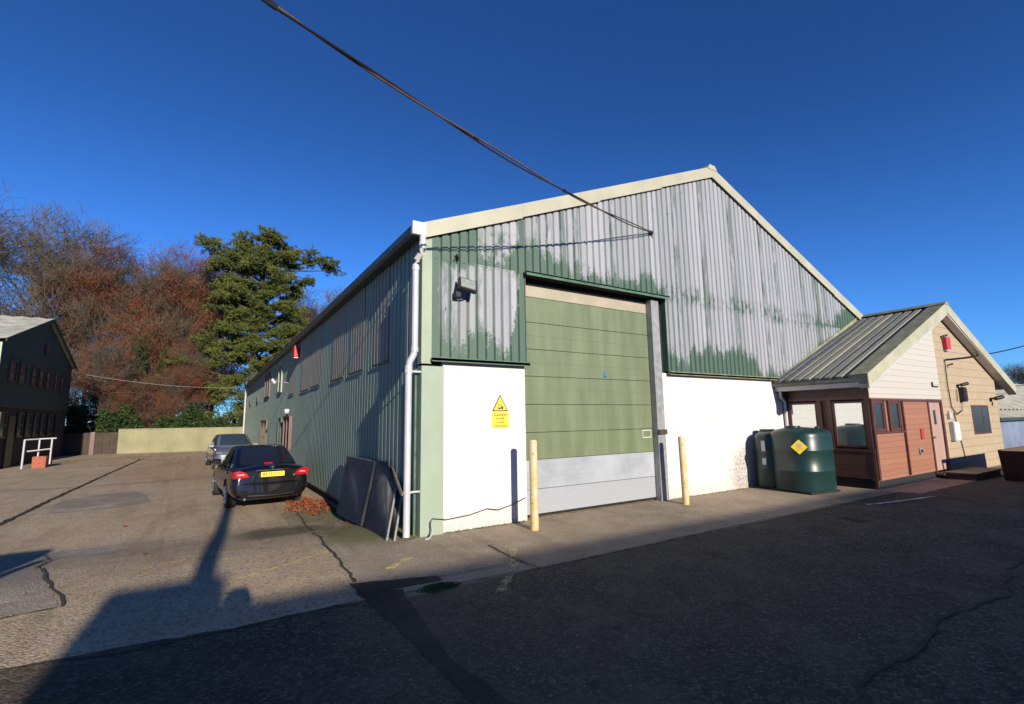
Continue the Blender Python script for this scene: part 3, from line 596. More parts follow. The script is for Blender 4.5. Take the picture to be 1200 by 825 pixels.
# overhead cable to its bracket on the gable
def catenary(a, b, sag, n=40):
    a = Vector(a); b = Vector(b); return [a.lerp(b, i / n) - Vector((0, 0, sag * 4 * (i / n) * (1 - i / n))) for i in range(n + 1)]
def cable_path():
    # through the bracket (5.15,-.05,5.56), sagging to the pole in the west
    pts = []
    for i in range(61):
        t = i / 60; x = 5.15 - 19.0 * t; y = -.10 - 7.54 * t
        d = 5.15 - x; z = 5.56 - .1965 * d + .0126 * d * d; pts.append(Vector((x, y, z)))
    return pts
cp = cable_path(); ct = thing('overhead_cable', 'thick twisted brown cable crossing the sky to the middle of the gable', 'cable')
c1 = MB(); c2 = MB(); A = []; B = []
for i in range(300):
    u = i / 299 * 60; k = min(59, int(u)); p = cp[k].lerp(cp[k + 1], u - k); a = u * .55; o_ = Vector((-.38 * math.cos(a) * .012, .92 * math.cos(a) * .012, math.sin(a) * .018 + .008)); A.append(p + o_); B.append(p - o_)
c1.tube(A, .012, 8).build('cable_strand', 'cable', ct, True); c2.tube(B, .011, 8).build('cable_strand', 'black', ct, True)
for u in (6, 11, 17, 24): p = cp[u]; MB().tube([p + Vector((.03, .012, 0)), p - Vector((.03, .012, 0))], .024, 8).build('cable_tie', 'black', ct)
MB().tube([(5.15, -.05, 5.56), (5.15, -.10, 5.56)], .04, 10).tube([(5.15, -.06, 5.56), (5.20, -.05, 5.46)], .015, 6).box((5.10, -.062, 5.50), (5.20, -.053, 5.62)).build('wall_hook', 'black', ct)
pw = thing('cable_pole', 'timber pole holding the far end of the overhead cable', 'pole', (-13.85, -7.72, -.2))
MB().tube([(0, 0, 0), (0, 0, 6.9)], [.13, .1], 10).build('pole_shaft', 'wood', pw); box('cross_arm', (-.4, -.05, 6.2), (.4, .05, 6.3), 'wood', pw)
lc = MB().tube(catenary((-11.1, 38.9, 5.5), (-.3, 36.9, 4.45), .35), .014, 5).build('far_cable', 'steel'); tag(lc, 'thin pale cable slung between dark building and warehouse eaves', 'cable')
# small loose wire along the wall foot
wr = MB().tube([(.15, -.1, .02), (.14, -.08, .20), (.18, -.05, .24), (.4, -.045, .2), (.8, -.03, .22), (1.1, -.03, .28), (1.3, -.03, .24), (1.6, -.03, .3), (1.82, -.04, .38)], .008, 5).build('loose_wire', 'black'); tag(wr, 'thin dark wire trailing along the foot of the white wall', 'wire')
wr = MB().tube([(.14, -.12, .18), (.14, -.14, .06), (.08, -.2, .012), (.0, -.24, .012)], .014, 6).build('pipe_end', 'pvc'); tag(wr, 'short white overflow pipe end at the foot of the corner pilaster', 'pipe')

# ------------------------------------------------------------------ bollards
def bollard(x, y, h, label, lean):
    t = thing('bollard', label, 'bollard', (x, y, -.02), group='yellow bollards guarding the loading door')
    t.rotation_euler = (R(lean[0]), R(lean[1]), 0)
    MB().tube([(0, 0, 0), (0, 0, h - .03), (0, 0, h)], [.062, .062, .05], 20).build('post', 'bollard', t, True)
    MB().tube([(0, 0, h - .045), (0, 0, h - .03)], .065, 20).build('cap', 'bollard', t, True)
bollard(1.585, -.62, 1.35, 'yellow bollard left of the loading door below the warning sign', (0, 0))
bollard(5.12, -.56, 1.29, 'pale yellow rust-chipped bollard right of the loading door', (0, -1))

# ------------------------------------------------------------------ steel mesh panels leaning on the side wall
def mesh_panel(name, label, A, B, C, D, clip=None):
    """A,B bottom near/far, C,D top far/near; clip = two points replacing D"""
    t = thing(name, label, 'mesh panel', (0, 0, 0), group='grey mesh panels leaning on the side wall'); A, B, C, D = map(Vector, (A, B, C, D)); off = Vector((.014, 0, .003))
    out = [A, B, C] + ([Vector(q) for q in clip] if clip else [D])
    MB().prism(out, off).build('sheet', 'grey_mesh', t)
    wv = MB(); n = 34
    for i in range(1, n):
        s_ = i / n; a = A.lerp(D, s_); b = B.lerp(C, s_)
        if clip:
            q2 = Vector(clip[1]); zz = A.z + (D.z - A.z) * s_
            a = A.lerp(q2, min(1, (zz - A.z) / (q2.z - A.z))); a.z = zz if zz <= q2.z else zz
        if clip:
            p1, p2 = Vector(clip[0]), Vector(clip[1])          # p1 near the top edge, p2 lower on the near edge
            
            if a.z > p2.z: f_ = (a.z - p2.z) / (p1.z - p2.z); a = p2.lerp(p1, min(1, f_))
        wv.prism([a, b, b + Vector((-.026, 0, .012)), a + Vector((-.026, 0, .012))], (0, 0, .007))
    wv.build('wire_rows', 'grey_mesh', t)
    if not clip: return
    e = MB(); lo = A; hi = Vector(clip[1]) if clip else D
    for i in range(30): p_ = lo.lerp(hi, i / 30); e.box((p_.x - .022, p_.y - .03, p_.z), (p_.x + .004, p_.y - .004, p_.z + .018))
    e.build('edge_teeth', 'steel', t)
mesh_panel('mesh_panel', 'grey mesh panel with a clipped top corner, nearer the downpipe', (-.45, .06, -.01), (-.385, 1.40, -.06), (-.10, 1.72, .975), (-.10, .40, .975), ((-.10, 1.24, .985), (-.14, .60, .64)))
mesh_panel('mesh_panel', 'grey square-cornered mesh panel, farther from the downpipe', (-.40, 1.50, -.07), (-.30, 3.75, -.20), (-.08, 3.95, .94), (-.10, 1.80, .96))
mesh_panel('mesh_panel', 'grey mesh sheet mostly hidden behind the clipped panel by the downpipe', (-.36, .0, -.01), (-.29, 1.3, -.06), (-.04, 1.6, .9), (-.04, .3, .9), ((-.04, 1.1, .9), (-.08, .50, .55)))

# ------------------------------------------------------------------ office annexe
X0, X1, YF = 9.85, 18.95, -1.9
AX, AZT = 14.72, 4.60     # apex
EW = (9.36, 2.42)         # west eave, under the gutter
ax = thing('office_annexe', 'low gabled office with timber porch, white boards and beige block wall', 'office')
def zr2(x): return AZT - abs(x - AX) * (AZT - 2.42) / (AX - 9.36)
# south wall pieces
box('stone_wall', (14.13, YF, -.2), (X1, YF + .25, 2.0), 'stone', ax)
MB().prism([(14.13, YF + .0005, 2.0), (X1, YF + .0005, 2.0), (X1, YF + .0005, zr2(X1) - .12), (AX, YF + .0005, AZT - .12), (14.13, YF + .0005, zr2(14.13) - .12)], (0, .25, 0)).build('stone_gable', 'stone', ax)
MB().prism([(X0, YF - .012, 2.005), (14.12, YF - .012, 2.005), (14.12, YF - .012, zr2(14.12) - .12), (X0, YF - .012, zr2(X0) - .12)], (0, .2, 0)).build('gable_boards', 'white_board', ax)
tw = MB().box((11.5, YF, .18), (13.12, YF + .12, 2.0)).box((X0 + .02, YF + .01, .18), (11.5, YF + .12, 2.0)).build('timber_panelling', 'timber', ax)
box('shadow_plinth', (X0 + .01, YF + .02, -.2), (14.12, YF + .2, .178), 'void', ax)  # near-black colour carries the shadow along the foot of the wall
f = MB()
for x in (9.86, 10.46, 10.72, 11.3, 11.5): f.box((x, YF - .035, .2 if x in (9.86, 11.5) else 1.22), (x + (.06 if x != 9.86 else .08), YF - .001, 1.985))
f.box((9.94, YF - .03, 1.20), (11.5, YF - .001, 1.245)).box((9.94, YF - .03, 1.94), (13.12, YF - .001, 1.985)).build('panel_frame', 'frame', ax)
for xa, xb in ((9.96, 10.45), (10.80, 11.29)):
    o_ = MB().box((xa, YF - .03, 1.25), (xb, YF - .002, 1.31)).box((xa, YF - .03, 1.88), (xb, YF - .002, 1.938)).box((xa, YF - .03, 1.31), (xa + .05, YF - .002, 1.88)).box((xb - .05, YF - .03, 1.31), (xb, YF - .002, 1.88)).build('window', 'frame', ax)
    box('pane', (xa + .05, YF - .012, 1.31), (xb - .05, YF - .004, 1.88), 'glass', o_)
dr = box('entrance_door', (13.2, YF + .02, .14), (14.02, YF + .07, 1.93), 'pink_door', ax)
box('door_glass', (13.52, YF + .01, 1.35), (13.66, YF + .0185, 1.72), 'glass', dr)
box('door_handle', (13.28, YF - .04, 1.0), (13.40, YF + .018, 1.04), 'steel', dr)
MB().box((13.12, YF - .02, .1), (13.2, YF + .1, 2.0)).box((14.02, YF - .02, .1), (14.125, YF + .1, 2.0)).box((13.2, YF - .02, 1.93), (14.02, YF + .1, 2.0)).build('door_frame', 'frame', ax)
box('doorstep_sill', (13.15, YF - .16, .08), (14.15, YF - .0, .13), 'wood', ax)
# stone wall window
wn_ = MB(); wx0, wx1, wz0, wz1 = 16.4, 17.95, 1.06, 1.86
wn_.box((wx0, YF - .012, wz0 - .06), (wx1, YF + .06, wz0)).box((wx0, YF - .006, wz1 - .07), (wx1, YF + .05, wz1)).box((wx0, YF - .006, wz0), (wx0 + .08, YF + .05, wz1 - .07)).box((wx1 - .08, YF - .006, wz0), (wx1, YF + .05, wz1 - .07))
wn_.box((17.35, YF - .008, wz0), (17.43, YF + .05, wz1 - .07)).box((wx0 + .08, YF - .008, 1.55), (17.35, YF + .05, 1.60)); wn_ = wn_.build('window', 'frame', ax)
box('pane', (wx0 + .08, YF - .003, wz0), (wx1 - .08, YF + .04, wz1 - .07), 'glass', wn_)
# west wall with the two big windows
ww = MB().box((X0, YF + .02, .24), (X0 + .12, -.02, .80)).build('west_boards', 'timber_dark', ax)
box('west_plinth', (X0 + .03, YF + .02, -.2), (X0 + .12, -.02, .238), 'void', ax)
fr = MB(); fr.box((X0 - .02, YF, .80), (X0 + .1, -.03, .87)).box((X0 - .025, YF, .222), (X0, -.03, .25)).box((X0 - .02, YF, 1.98), (X0 + .1, -.03, 2.06))
for y in (-.10, -.88, -1.10, -1.88): fr.box((X0 - .018, y, .87), (X0 + .1, y + .09, 1.98))
fr.box((X0 - .01, YF, -.1), (X0 + .05, YF + .06, .8)).build('west_frame', 'frame', ax)
MB().box((X0 + .02, -.88, .87), (X0 + .08, -1.02, 1.98)).box((X0 + .03, -1.02, .87), (X0 + .09, -1.10, 1.98)).build('west_panel', 'timber_dark', ax)
for ya, yb in ((-.79, -.11), (-1.79, -1.12)):
    o_ = MB().box((X0 - .005, ya, .9), (X0 + .05, ya + .05, 1.95)).box((X0 - .005, yb - .05, .9), (X0 + .05, yb, 1.95)).box((X0 - .005, ya + .05, .9), (X0 + .05, yb - .05, .95)).box((X0 - .005, ya + .05, 1.90), (X0 + .05, yb - .05, 1.95)).build('window', 'frame', ax)
    box('pane', (X0 + .012, ya + .05, .95), (X0 + .02, yb - .05, 1.90), 'mirror_glass', o_)
box('west_fascia', (X0 - .01, YF, 2.063), (X0 + .1, -.03, 2.42), 'frame_dark', ax)
MB().prism([(9.50, YF - .16, 2.24), (9.62, YF - .16, 2.24), (9.66, YF - .16, 2.35), (9.46, YF - .16, 2.35)], (0, 2.06, 0)).build('gutter', 'pvc', ax, bevel=.005)
gdp = MB().tube([(9.56, -.10, 2.26), (9.60, -.07, 2.1), (9.78, -.06, 2.0), (9.79, -.06, 1.9), (9.79, -.06, .1)], .04, 10); gdp.build('downpipe', 'pvc', ax, True)
box('fascia_strip', (9.40, YF - .22, 2.355), (9.44, .0, 2.50), 'olive', ax)
# roof: ribbed west slope, flat verge strip, east slope
def slope(name, side, y0, y1, mat):
    pr = ribs(y0, y1, .23, .055) if y1 - y0 > .5 else [(y0, 0), (y1, 0)]; mb = MB(); v = []
    xe = 9.34 if side < 0 else AX + (AX - 9.34)
    for y, d in pr: v += [(xe, y, zr2(xe) + .08 - d), (AX, y, AZT + .08 - d)]
    mb.add(v, [(2 * i, 2 * i + 2, 2 * i + 3, 2 * i + 1) for i in range(len(pr) - 1)]); return mb.build(name, mat, ax)
slope('roof_west', -1, YF + .12, -.07, 'roof_sheet')
rb = MB(); rb.prism([(9.36, YF - .2, zr2(9.36) - .0), (AX, YF - .2, AZT - .0), (AX, YF - .2, AZT - .03), (9.36, YF - .2, zr2(9.36) - .03)], (0, 2.13, 0))
xe = AX + (AX - 9.36); rb.prism([(AX, YF - .2, AZT), (xe, YF - .2, zr2(xe)), (xe, YF - .2, zr2(xe) - .03), (AX, YF - .2, AZT - .03)], (0, 8.0, 0)); rb.build('roof_deck', 'roof_dark', ax)
slope('roof_east', 1, YF + .12, 6, 'roof_sheet')
vf = MB()
for sx in (-1, 1):
    xe = 9.33 if sx < 0 else AX + (AX - 9.33)
    vf.prism([(xe, YF - .235, zr2(xe) + .095), (AX, YF - .235, AZT + .095), (AX, YF - .235, AZT + .11), (xe, YF - .235, zr2(xe) + .11)], (0, .36, 0))
vf.build('verge_flashing', 'olive', ax)
for sx in (-1, 1):
    xe = 9.33 if sx < 0 else AX + (AX - 9.33)
    MB().prism([(xe, YF - .238, zr2(xe) - .17), (AX, YF - .238, AZT - .19), (AX, YF - .238, AZT + .105), (xe, YF - .238, zr2(xe) + .105)], (0, .02, 0)).build('bargeboard', 'cream2', ax)
    MB().prism([(xe + .1, YF - .215, zr2(xe) - .20), (AX, YF - .215, AZT - .24), (AX, YF - .215, AZT - .16), (xe, YF - .215, zr2(xe) - .13)], (0, .2, 0)).build('soffit_trim', 'pvc', ax)
MB().prism([(AX - .2, YF - .25, AZT + .05), (AX, YF - .25, AZT + .15), (AX + .2, YF - .25, AZT + .05)], (0, 2.2, 0)).build('ridge_cap', 'olive', ax)
MB().box((X1 - .25, YF + .25, -.2), (X1, 6, 2.3)).box((W + .02, 5.75, -.2), (X1 - .26, 6, 4)).build('rear_walls', 'stone', ax)
MB().prism([(9.40, -.06, 2.50), (9.5, -.06, 2.56), (14.3, -.06, 4.62), (14.3, -.06, 4.52), (9.5, -.06, 2.46)], (0, -.012, 0)).build('abutment_flashing', 'olive', ax)
# fixtures on the annexe wall
a2 = thing('alarm_box', 'red alarm box under the apex of the office gable', 'alarm', (14.95, YF - .005, 3.42))
MB().prism([(-.14, 0, 0), (.14, 0, 0), (.17, 0, .34), (-.17, 0, .34)], (0, -.1, 0)).build('alarm_cover', 'red', a2, bevel=.01); box('alarm_base', (-.1, -.08, -.05), (.1, 0, -.003), 'pvc', a2)
def cctv(label, x, z, s=1.0):
    s *= .62; t = thing('wall_camera', label, 'camera', (x, YF, z)); t.scale = (s,) * 3
    MB().tube([(0, 0, 0), (0, -.1, .02)], .025, 8).build('camera_arm', 'black', t); MB().tube([(-.12, -.12, .0), (.08, -.22, .05)], .05, 10).build('camera_body', 'black', t, True)
    MB().tube([(0, 0, -.03), (-.02, -.03, -.1), (.03, -.01, -.18)], .012, 6).build('lead', 'black', t)
cctv('small black camera above the red alarm box at the office apex', 14.78, 3.78, .9)
cctv('small dark camera just below the cable bracket on the beige wall', 14.98, 2.98, .8)
cctv('black camera on arm with dangling leads above the black cable box', 15.55, 2.42, 1.5)
cctv('dark lamp-like camera at the right end of the beige wall under eaves', 18.35, 2.06, 1.9)
bx = thing('cable_box', 'slim black cable box on the beige block wall', 'box', (15.65, YF - .003, 1.95)); MB().box((-.1, -.12, 0), (.14, 0, .42)).build('box_body', 'black', bx, bevel=.02); box('box_lid', (-.08, -.135, .04), (.12, -.123, .38), 'void', bx)
mb_ = thing('meter_box', 'tall white meter box on the beige wall right of the door', 'meter box', (14.62, YF - .003, .88)); MB().box((-.16, -.1, 0), (.26, 0, .52)).build('box_body', 'pvc', mb_, bevel=.01); box('box_door', (-.13, -.112, .03), (.23, -.103, .49), 'sign_white', mb_)
sb_ = thing('junction_box', 'small white junction box above the meter box', 'box', (14.5, YF - .003, 1.48)); MB().box((-.1, -.07, 0), (.1, 0, .16)).build('box_body', 'pvc', sb_, bevel=.01); MB().tube([(0, -.03, .16), (0, -.03, .22)], .02, 6).build('gland', 'pvc', sb_)
wi = MB().tube([(14.72, YF - .03, 3.1), (14.68, YF - .03, 2.4), (14.75, YF - .03, 1.8), (15.1, YF - .03, 1.6), (15.5, YF - .04, 1.7), (15.6, YF - .04, 2.0)], .014, 6).tube([(14.9, YF - .02, 1.65), (15.3, YF - .02, .4)], .012, 5).tube([(15.35, YF - .03, 2.3), (15.3, YF - .03, 1.95)], .014, 5).build('wall_wiring', 'black'); tag(wi, 'black wires looping down the beige block wall between the boxes', 'wiring')
sc = MB().tube(catenary((14.72, YF - .06, 3.12), (33, -2.3, 6.1), .35), .02, 6).build('service_cable', 'black'); tag(sc, 'black service cable running from the office gable to the right edge', 'cable')
sc2 = MB().tube(catenary((19.2, -.2, 2.6), (40, -.4, 3.5), .2), .015, 5).build('thin_cable', 'black'); tag(sc2, 'thin dark cable above the far shed roof', 'cable')
rs = thing('red_notice', 'small red notice on the timber panelling left of the office door', 'notice', (12.55, YF - .002, 1.0)); MB().box((-.1, -.012, 0), (.1, 0, .26)).build('plate', 'frame', rs); box('face', (-.085, -.016, .015), (.085, -.0125, .245), 'red', rs)
rv = thing('wall_vent', 'pale round vent on the timber panelling', 'vent', (12.3, YF - .002, .72)); MB().tube([(0, 0, 0), (0, -.03, 0)], .09, 14).build('vent_ring', 'steel', rv, True); MB().tube([(0, -.031, 0), (0, -.045, 0)], .045, 12).build('vent_grille', 'black', rv, True)
nt_ = MB().box((13.55, YF - .04, 2.33), (13.95, YF - .014, 2.36)).box((13.55, YF - .04, 2.36), (13.6, YF - .014, 2.46)).build('hook_bracket', 'black'); tag(nt_, 'small dark L-shaped bracket on the white boards', 'bracket')
dk = thing('door_deck', 'low weathered wooden deck step outside the office door', 'step', (14.1, -2.3, 0))
for i in range(4): box('plank', (-.9, -.35 + i * .16, .13), (1.1, -.20 + i * .16, .165), 'wood', dk)
MB().box((-.85, -.33, 0), (-.75, .25, .129)).box((.95, -.33, 0), (1.05, .25, .129)).box((-.75, -.33, .02), (.95, -.29, .129)).build('bearer', 'frame_dark', dk)
cr_ = thing('timber_crate', 'large open wooden crate with sloping end at the right edge', 'crate', (13.55, -3.0, 0))
cc = MB(); cc.prism([(.25, 0, .0), (.33, 0, .0), (.10, 0, .72), (.02, 0, .72)], (0, -.8, 0)); cc.build('end_board', 'frame_dark', cr_)
MB().box((.05, -.06, .66), (3.4, .0, .74)).box((.3, -.05, .0), (3.4, -.01, .655)).build('back_board', 'wood', cr_)
MB().box((.30, -.82, .0), (3.4, -.79, .10)).build('front_rail', 'wood', cr_); box('base_board', (.3, -.78, .01), (3.4, -.07, .05), 'wood', cr_)
MB().box((3.3, -.78, .06), (3.38, -.07, .7)).build('end_board', 'frame_dark', cr_)
# ------------------------------------------------------------------ oil tank
def superring(cx, cy, a, b, z, n=48, e=3.2):
    out = []
    for i in range(n):
        t = 2 * math.pi * i / n; ct_, st_ = math.cos(t), math.sin(t); out.append((cx + a * abs(ct_) ** (2 / e) * (1 if ct_ > 0 else -1), cy + b * abs(st_) ** (2 / e) * (1 if st_ > 0 else -1), z))
    return out
def tank(label, x, y, a, b, h, rz=0, e=3.2, sign=False):
    t = thing('oil_tank', label, 'oil tank', (x, y, 0), rz); mb = MB(); rings = []
    prof = [(.05, .9), (.05, .96), (.12, 1.0)]
    for zb in (.47, .90): prof += [(zb - .03, 1.0), (zb - .012, 1.018), (zb + .012, 1.018), (zb + .03, 1.0)]
    prof += [(h - .20, 1.0), (h - .14, .985), (h - .10, .95), (h - .05, .80), (h - .02, .55), (h, .2)]
    n = 48
    for z, s in prof: rings += superring(0, 0, a * s, b * s, z, n, e)
    fs = [(i * n + k, i * n + (k + 1) % n, (i + 1) * n + (k + 1) % n, (i + 1) * n + k) for i in range(len(prof) - 1) for k in range(n)]
    fs += [tuple(range(n - 1, -1, -1)), tuple((len(prof) - 1) * n + k for k in range(n))]; mb.add(rings, fs); mb.build('tank_shell', 'tank', t, True)
    MB().tube([(-.1, .1, h - .04), (-.1, .1, h + .03)], .16, 20).build('inspection_lid', 'tank', t, True)
    MB().tube([(a * .5, -b * .4, h - .08), (a * .5, -b * .4, h + .015)], .05, 12).build('filler_cap', 'black', t, True)
    MB().box((-a * .85, -b * .85, -.01), (a * .85, b * .85, .049)).build('base_slab', 'void', t)
    return t
t1 = tank('bulky dark green plastic oil tank with yellow diamond label', 8.52, -1.02, .56, .54, 1.38, R(-8), 2.6)
dl = MB(); dl.prism([(0, -.003, -.155), (.155, -.003, 0), (0, -.003, .155), (-.155, -.003, 0)], (0, -.006, 0)); sgn_ = dl.build('hazard_label', 'yellow', t1)
sgn_.location = (-.535, -.33, .98); sgn_.rotation_euler = (0, 0, R(-62)); sgn_['label'] = 'yellow diamond label with dark drop mark'
m_ = MB().tube([(0, -.0095, .03), (0, -.012, .03)], .05, 14).box((-.03, -.0115, -.01), (.04, -.0095, .0)).box((-.07, -.0115, -.04), (.07, -.0095, -.03)).box((-.05, -.0115, -.065), (.05, -.0095, -.057)).build('label_mark', 'bollard', sgn_)
t2 = tank('second green oil tank half hidden behind the first by the white wall', 8.60, -.38, .54, .31, 1.30, 0, 2.6)
for a_, b_ in ((.55, .70), (.85, 1.08)): box('sight_gauge', (-.575, -.10, a_), (-.545, -.01, b_), 'pvc', t2)


# ------------------------------------------------------------------ cars
def car(root, paint, P, rear=True):
    hw = P['hw']; n_ = 24
    def ring(y, w_, zb, zs, zd, tilt=0):
        pts = [(0, zb), (w_ * .8, zb), (w_ * .95, zb + .10), (w_, .50), (w_ * .995, .68), (w_ * .96, zs - .03), (w_ * .86, zs + .02), (w_ * .5, zd - .01), (0, zd)]
        f_ = [(x, y + tilt * (z - .5), z) for x, z in pts]; return f_ + [(-x, yy, z) for x, yy, z in f_[-2:0:-1]]
    st = P['stations']; rg = [ring(*s) for s in st]; m = len(rg[0]); mb = MB()
    for r_ in rg: mb.add(r_, [])
    fs = [(i * m + k, i * m + (k + 1) % m, (i + 1) * m + (k + 1) % m, (i + 1) * m + k) for i in range(len(rg) - 1) for k in range(m)]
    mb.f += fs; mb.mi += [0] * len(fs)
    for e_ in (0, len(rg) - 1):
        c_ = len(mb.v); ys_ = [p_[1] for p_ in rg[e_]]; mb.v.append((0, sum(ys_) / m, .6)); nf = [(e_ * m + k, e_ * m + (k + 1) % m, c_) for k in range(m)]; mb.f += nf; mb.mi += [0] * m
    body = mb.build('body', paint, root, True)
    s_ = body.modifiers.new('sub', 'SUBSURF'); s_.levels = 2; s_.render_levels = 2
    cut = MB()
    for y in P['wheels']:
        for sx in (-1, 1): cut.tube([(sx * (hw - .24), y, .33), (sx * (hw + .2), y, .33)], .375, 28)
    co = cut.build('wheel_cut', 'black', root); bo = body.modifiers.new('bool', 'BOOLEAN'); bo.object = co; bo.solver = 'EXACT'
    bpy.context.view_layer.update(); dg = bpy.context.evaluated_depsgraph_get(); me = bpy.data.meshes.new_from_object(body.evaluated_get(dg)); body.modifiers.clear(); body.data = me
    me.materials.clear(); me.materials.append(M[paint]); me.materials.append(M['black']); bpy.data.objects.remove(co)
    me.polygons.foreach_set('use_smooth', [True] * len(me.polygons)); me.set_sharp_from_angle(angle=R(38))
    # arch liner and floor
    MB().box((-hw + .28, P['wheels'][0] - .6, .22), (hw - .28, P['wheels'][1] + .6, .5)).build('underbody', 'black', root)
    # greenhouse
    lv = P['house']; N = 40; H_ = MB(); rings = []
    for z, ya, yb, w_ in lv:
        cy = (ya + yb) / 2; rings.append(superring(0, cy, w_, (yb - ya) / 2, z, N, 4.5))
    for r_ in rings: H_.add(r_, [])
    parts = ('paint', 'rear_window', 'windscreen', 'side_window_a', 'side_window_b', 'side_window_c', 'side_window_d')
    G = {k: MB() for k in parts}
    for k in G: G[k].v = list(H_.v)
    for i in range(len(rings) - 1):
        for k in range(N):
            q = (i * N + k, i * N + (k + 1) % N, (i + 1) * N + (k + 1) % N, (i + 1) * N + k)
            t = 360 * (k + .5) / N % 360
            if i >= len(rings) - 3: key = 'paint'
            elif 58 < t < 122: key = 'windscreen'
            elif 238 < t < 302: key = 'rear_window'
            elif t < 35 or t > 325 or 145 < t < 215: key = 'side_window' + ('_a' if t < 90 else '_b' if t < 180 else '_c' if t < 270 else '_d') if not (abs(t - 0) < 4.6 or abs(t - 360) < 4.6 or abs(t - 180) < 4.6) else 'paint'
            else: key = 'paint'
            if i == 0: key = 'paint'
            G[key].f.append(q); G[key].mi.append(0)
    G['paint'].f.append(tuple((len(rings) - 1) * N + k for k in range(N))); G['paint'].mi.append(0)
    G['paint'].build('roof_pillars', paint, root, True)
    for k in parts[1:]:
        G[k].build(k[:11] if k[:4] == 'side' else k, P['glass'], root, True)
    for y in P['wheels']:
        for sx in (-1, 1):
            xo = sx * (hw - .02); xi = sx * (hw - .23)
            ty = MB().tube([(xi, y, .32), (xi + sx * .02, y, .32), (xo - sx * .02, y, .32), (xo, y, .32)], [.30, .32, .32, .30], 32).build('wheel', 'rubber', root, True)
            rm = MB().tube([(xo, y, .32), (xo + sx * .004, y, .32)], [.22, .21], 24)
            for a in range(7):
                t = 2 * math.pi * a / 7; c_, s2 = math.cos(t), math.sin(t); rm.tube([(xo + sx * .006, y + c_ * .04, .32 + s2 * .04), (xo + sx * .010, y + c_ * .20, .32 + s2 * .20)], [.02, .028], 6)
            rm.build('rim', 'rim', ty, True)
    for sx in (-1, 1):
        MB().box((sx * (hw - .1), P['mirror'] - .06, .93), (sx * (hw + .12), P['mirror'] + .05, 1.06)).build('wing_mirror', paint, root, bevel=.03)
def plate(root, s, y, z, mat='yellow', rot=0, w_=.26):
    b_ = MB().box((-w_, -.006, -.055), (w_, .006, .055)).build('number_plate', mat, root); b_.location = (0, y, z); b_.rotation_euler = (0, 0, rot)
    text('plate_text', s, .105, 'ink', b_, (0, -.0065, 0), (R(90), 0, 0), .92, .0008)
    return b_
yaw = R(4.6)
bc = thing('parked_car', 'black saloon seen from behind with red tail lamps and yellow plate', 'car', (-1.47, 7.98, H(-1.5, 7.5)), yaw)
car(bc, 'car_black', dict(hw=.885, glass='car_glass', mirror=.72, wheels=(-1.30, 1.46), stations=[(-2.27, .74, .30, .86, .95, .16), (-2.24, .80, .27, .90, .99, .18), (-2.12, .850, .24, .92, 1.02, .12), (-1.85, .875, .22, .93, 1.035, .03), (-1.3, .885, .20, .93, 1.03), (-.5, .885, .18, .92, 1.0), (.5, .885, .18, .91, .99), (1.0, .885, .18, .90, .99), (1.5, .88, .2, .87, .95), (1.95, .84, .22, .79, .83), (2.2, .72, .25, .66, .70), (2.27, .6, .3, .6, .64)],
    house=[(.94, -1.72, 1.22, .80), (1.02, -1.62, 1.10, .775), (1.13, -1.38, .88, .735), (1.25, -1.12, .62, .685), (1.34, -.90, .42, .64), (1.40, -.74, .25, .60), (1.43, -.5, .05, .52), (1.44, -.2, -.15, .2)]))
for sx in (-1, 1):
    tl = MB(); 
    tl.prism([(sx * .50, -2.235, .77), (sx * .845, -2.11, .74), (sx * .86, -2.09, .90), (sx * .70, -2.17, .925), (sx * .56, -2.215, .87)], (0, -.06, 0))
    tl.prism([(sx * .835, -2.14, .74), (sx * .885, -1.84, .82), (sx * .875, -1.84, .92), (sx * .845, -2.12, .90)], (sx * .016, -.01, 0))
    o_ = tl.build('tail_lamp', 'red_lens', bc, bevel=.006)
    MB().prism([(sx * .60, -2.278, .822), (sx * .76, -2.225, .815), (sx * .75, -2.228, .85), (sx * .62, -2.27, .857)], (0, -.022, 0)).build('lamp_insert', 'clear_lens', o_)
    MB().tube([(sx * .58, -2.20, .285), (sx * .58, -2.29, .285)], .03, 12).build('exhaust_tip', 'chrome', bc, True)
MB().tube([(-.36, -2.245, .91), (0, -2.262, .92), (.36, -2.245, .91)], .014, 8).build('chrome_strip', 'chrome', bc, True)
MB().tube([(-.62, -2.265, .36), (-.3, -2.302, .345), (0, -2.31, .34), (.3, -2.302, .345), (.62, -2.265, .36)], .011, 8).build('bumper_strip', 'chrome', bc, True)
MB().tube([(-.8, -2.16, .63), (-.5, -2.27, .615), (0, -2.305, .61), (.5, -2.27, .615), (.8, -2.16, .63)], .018, 8).build('bumper_crease', 'car_black', bc, True)
plate(bc, 'BK59 CVG', -2.30, .82)
bd = MB()
for k in range(24):
    t0, t1 = 2 * math.pi * k / 24, 2 * math.pi * (k + 1) / 24; bd.tube([(.045 * math.cos(t0), -2.215, .985 + .045 * math.sin(t0)), (.045 * math.cos(t1), -2.215, .985 + .045 * math.sin(t1))], .005, 4)
for a in (90, 210, 330): bd.tube([(0, -2.215, .985), (.045 * math.cos(R(a)), -2.215, .985 + .045 * math.sin(R(a)))], .006, 4)
bd.build('star_badge', 'chrome', bc)
gl_ = MB()
gl_.tube([(-.50, -2.262, .905), (-.515, -2.27, .80), (-.50, -2.29, .66), (0, -2.318, .655), (.50, -2.29, .66), (.515, -2.27, .80), (.50, -2.262, .905)], .005, 4).build('boot_shut_line', 'void', bc)
box('high_brake_lamp', (-.10, -1.70, 1.035), (.10, -1.68, 1.05), 'red_lens', bc)

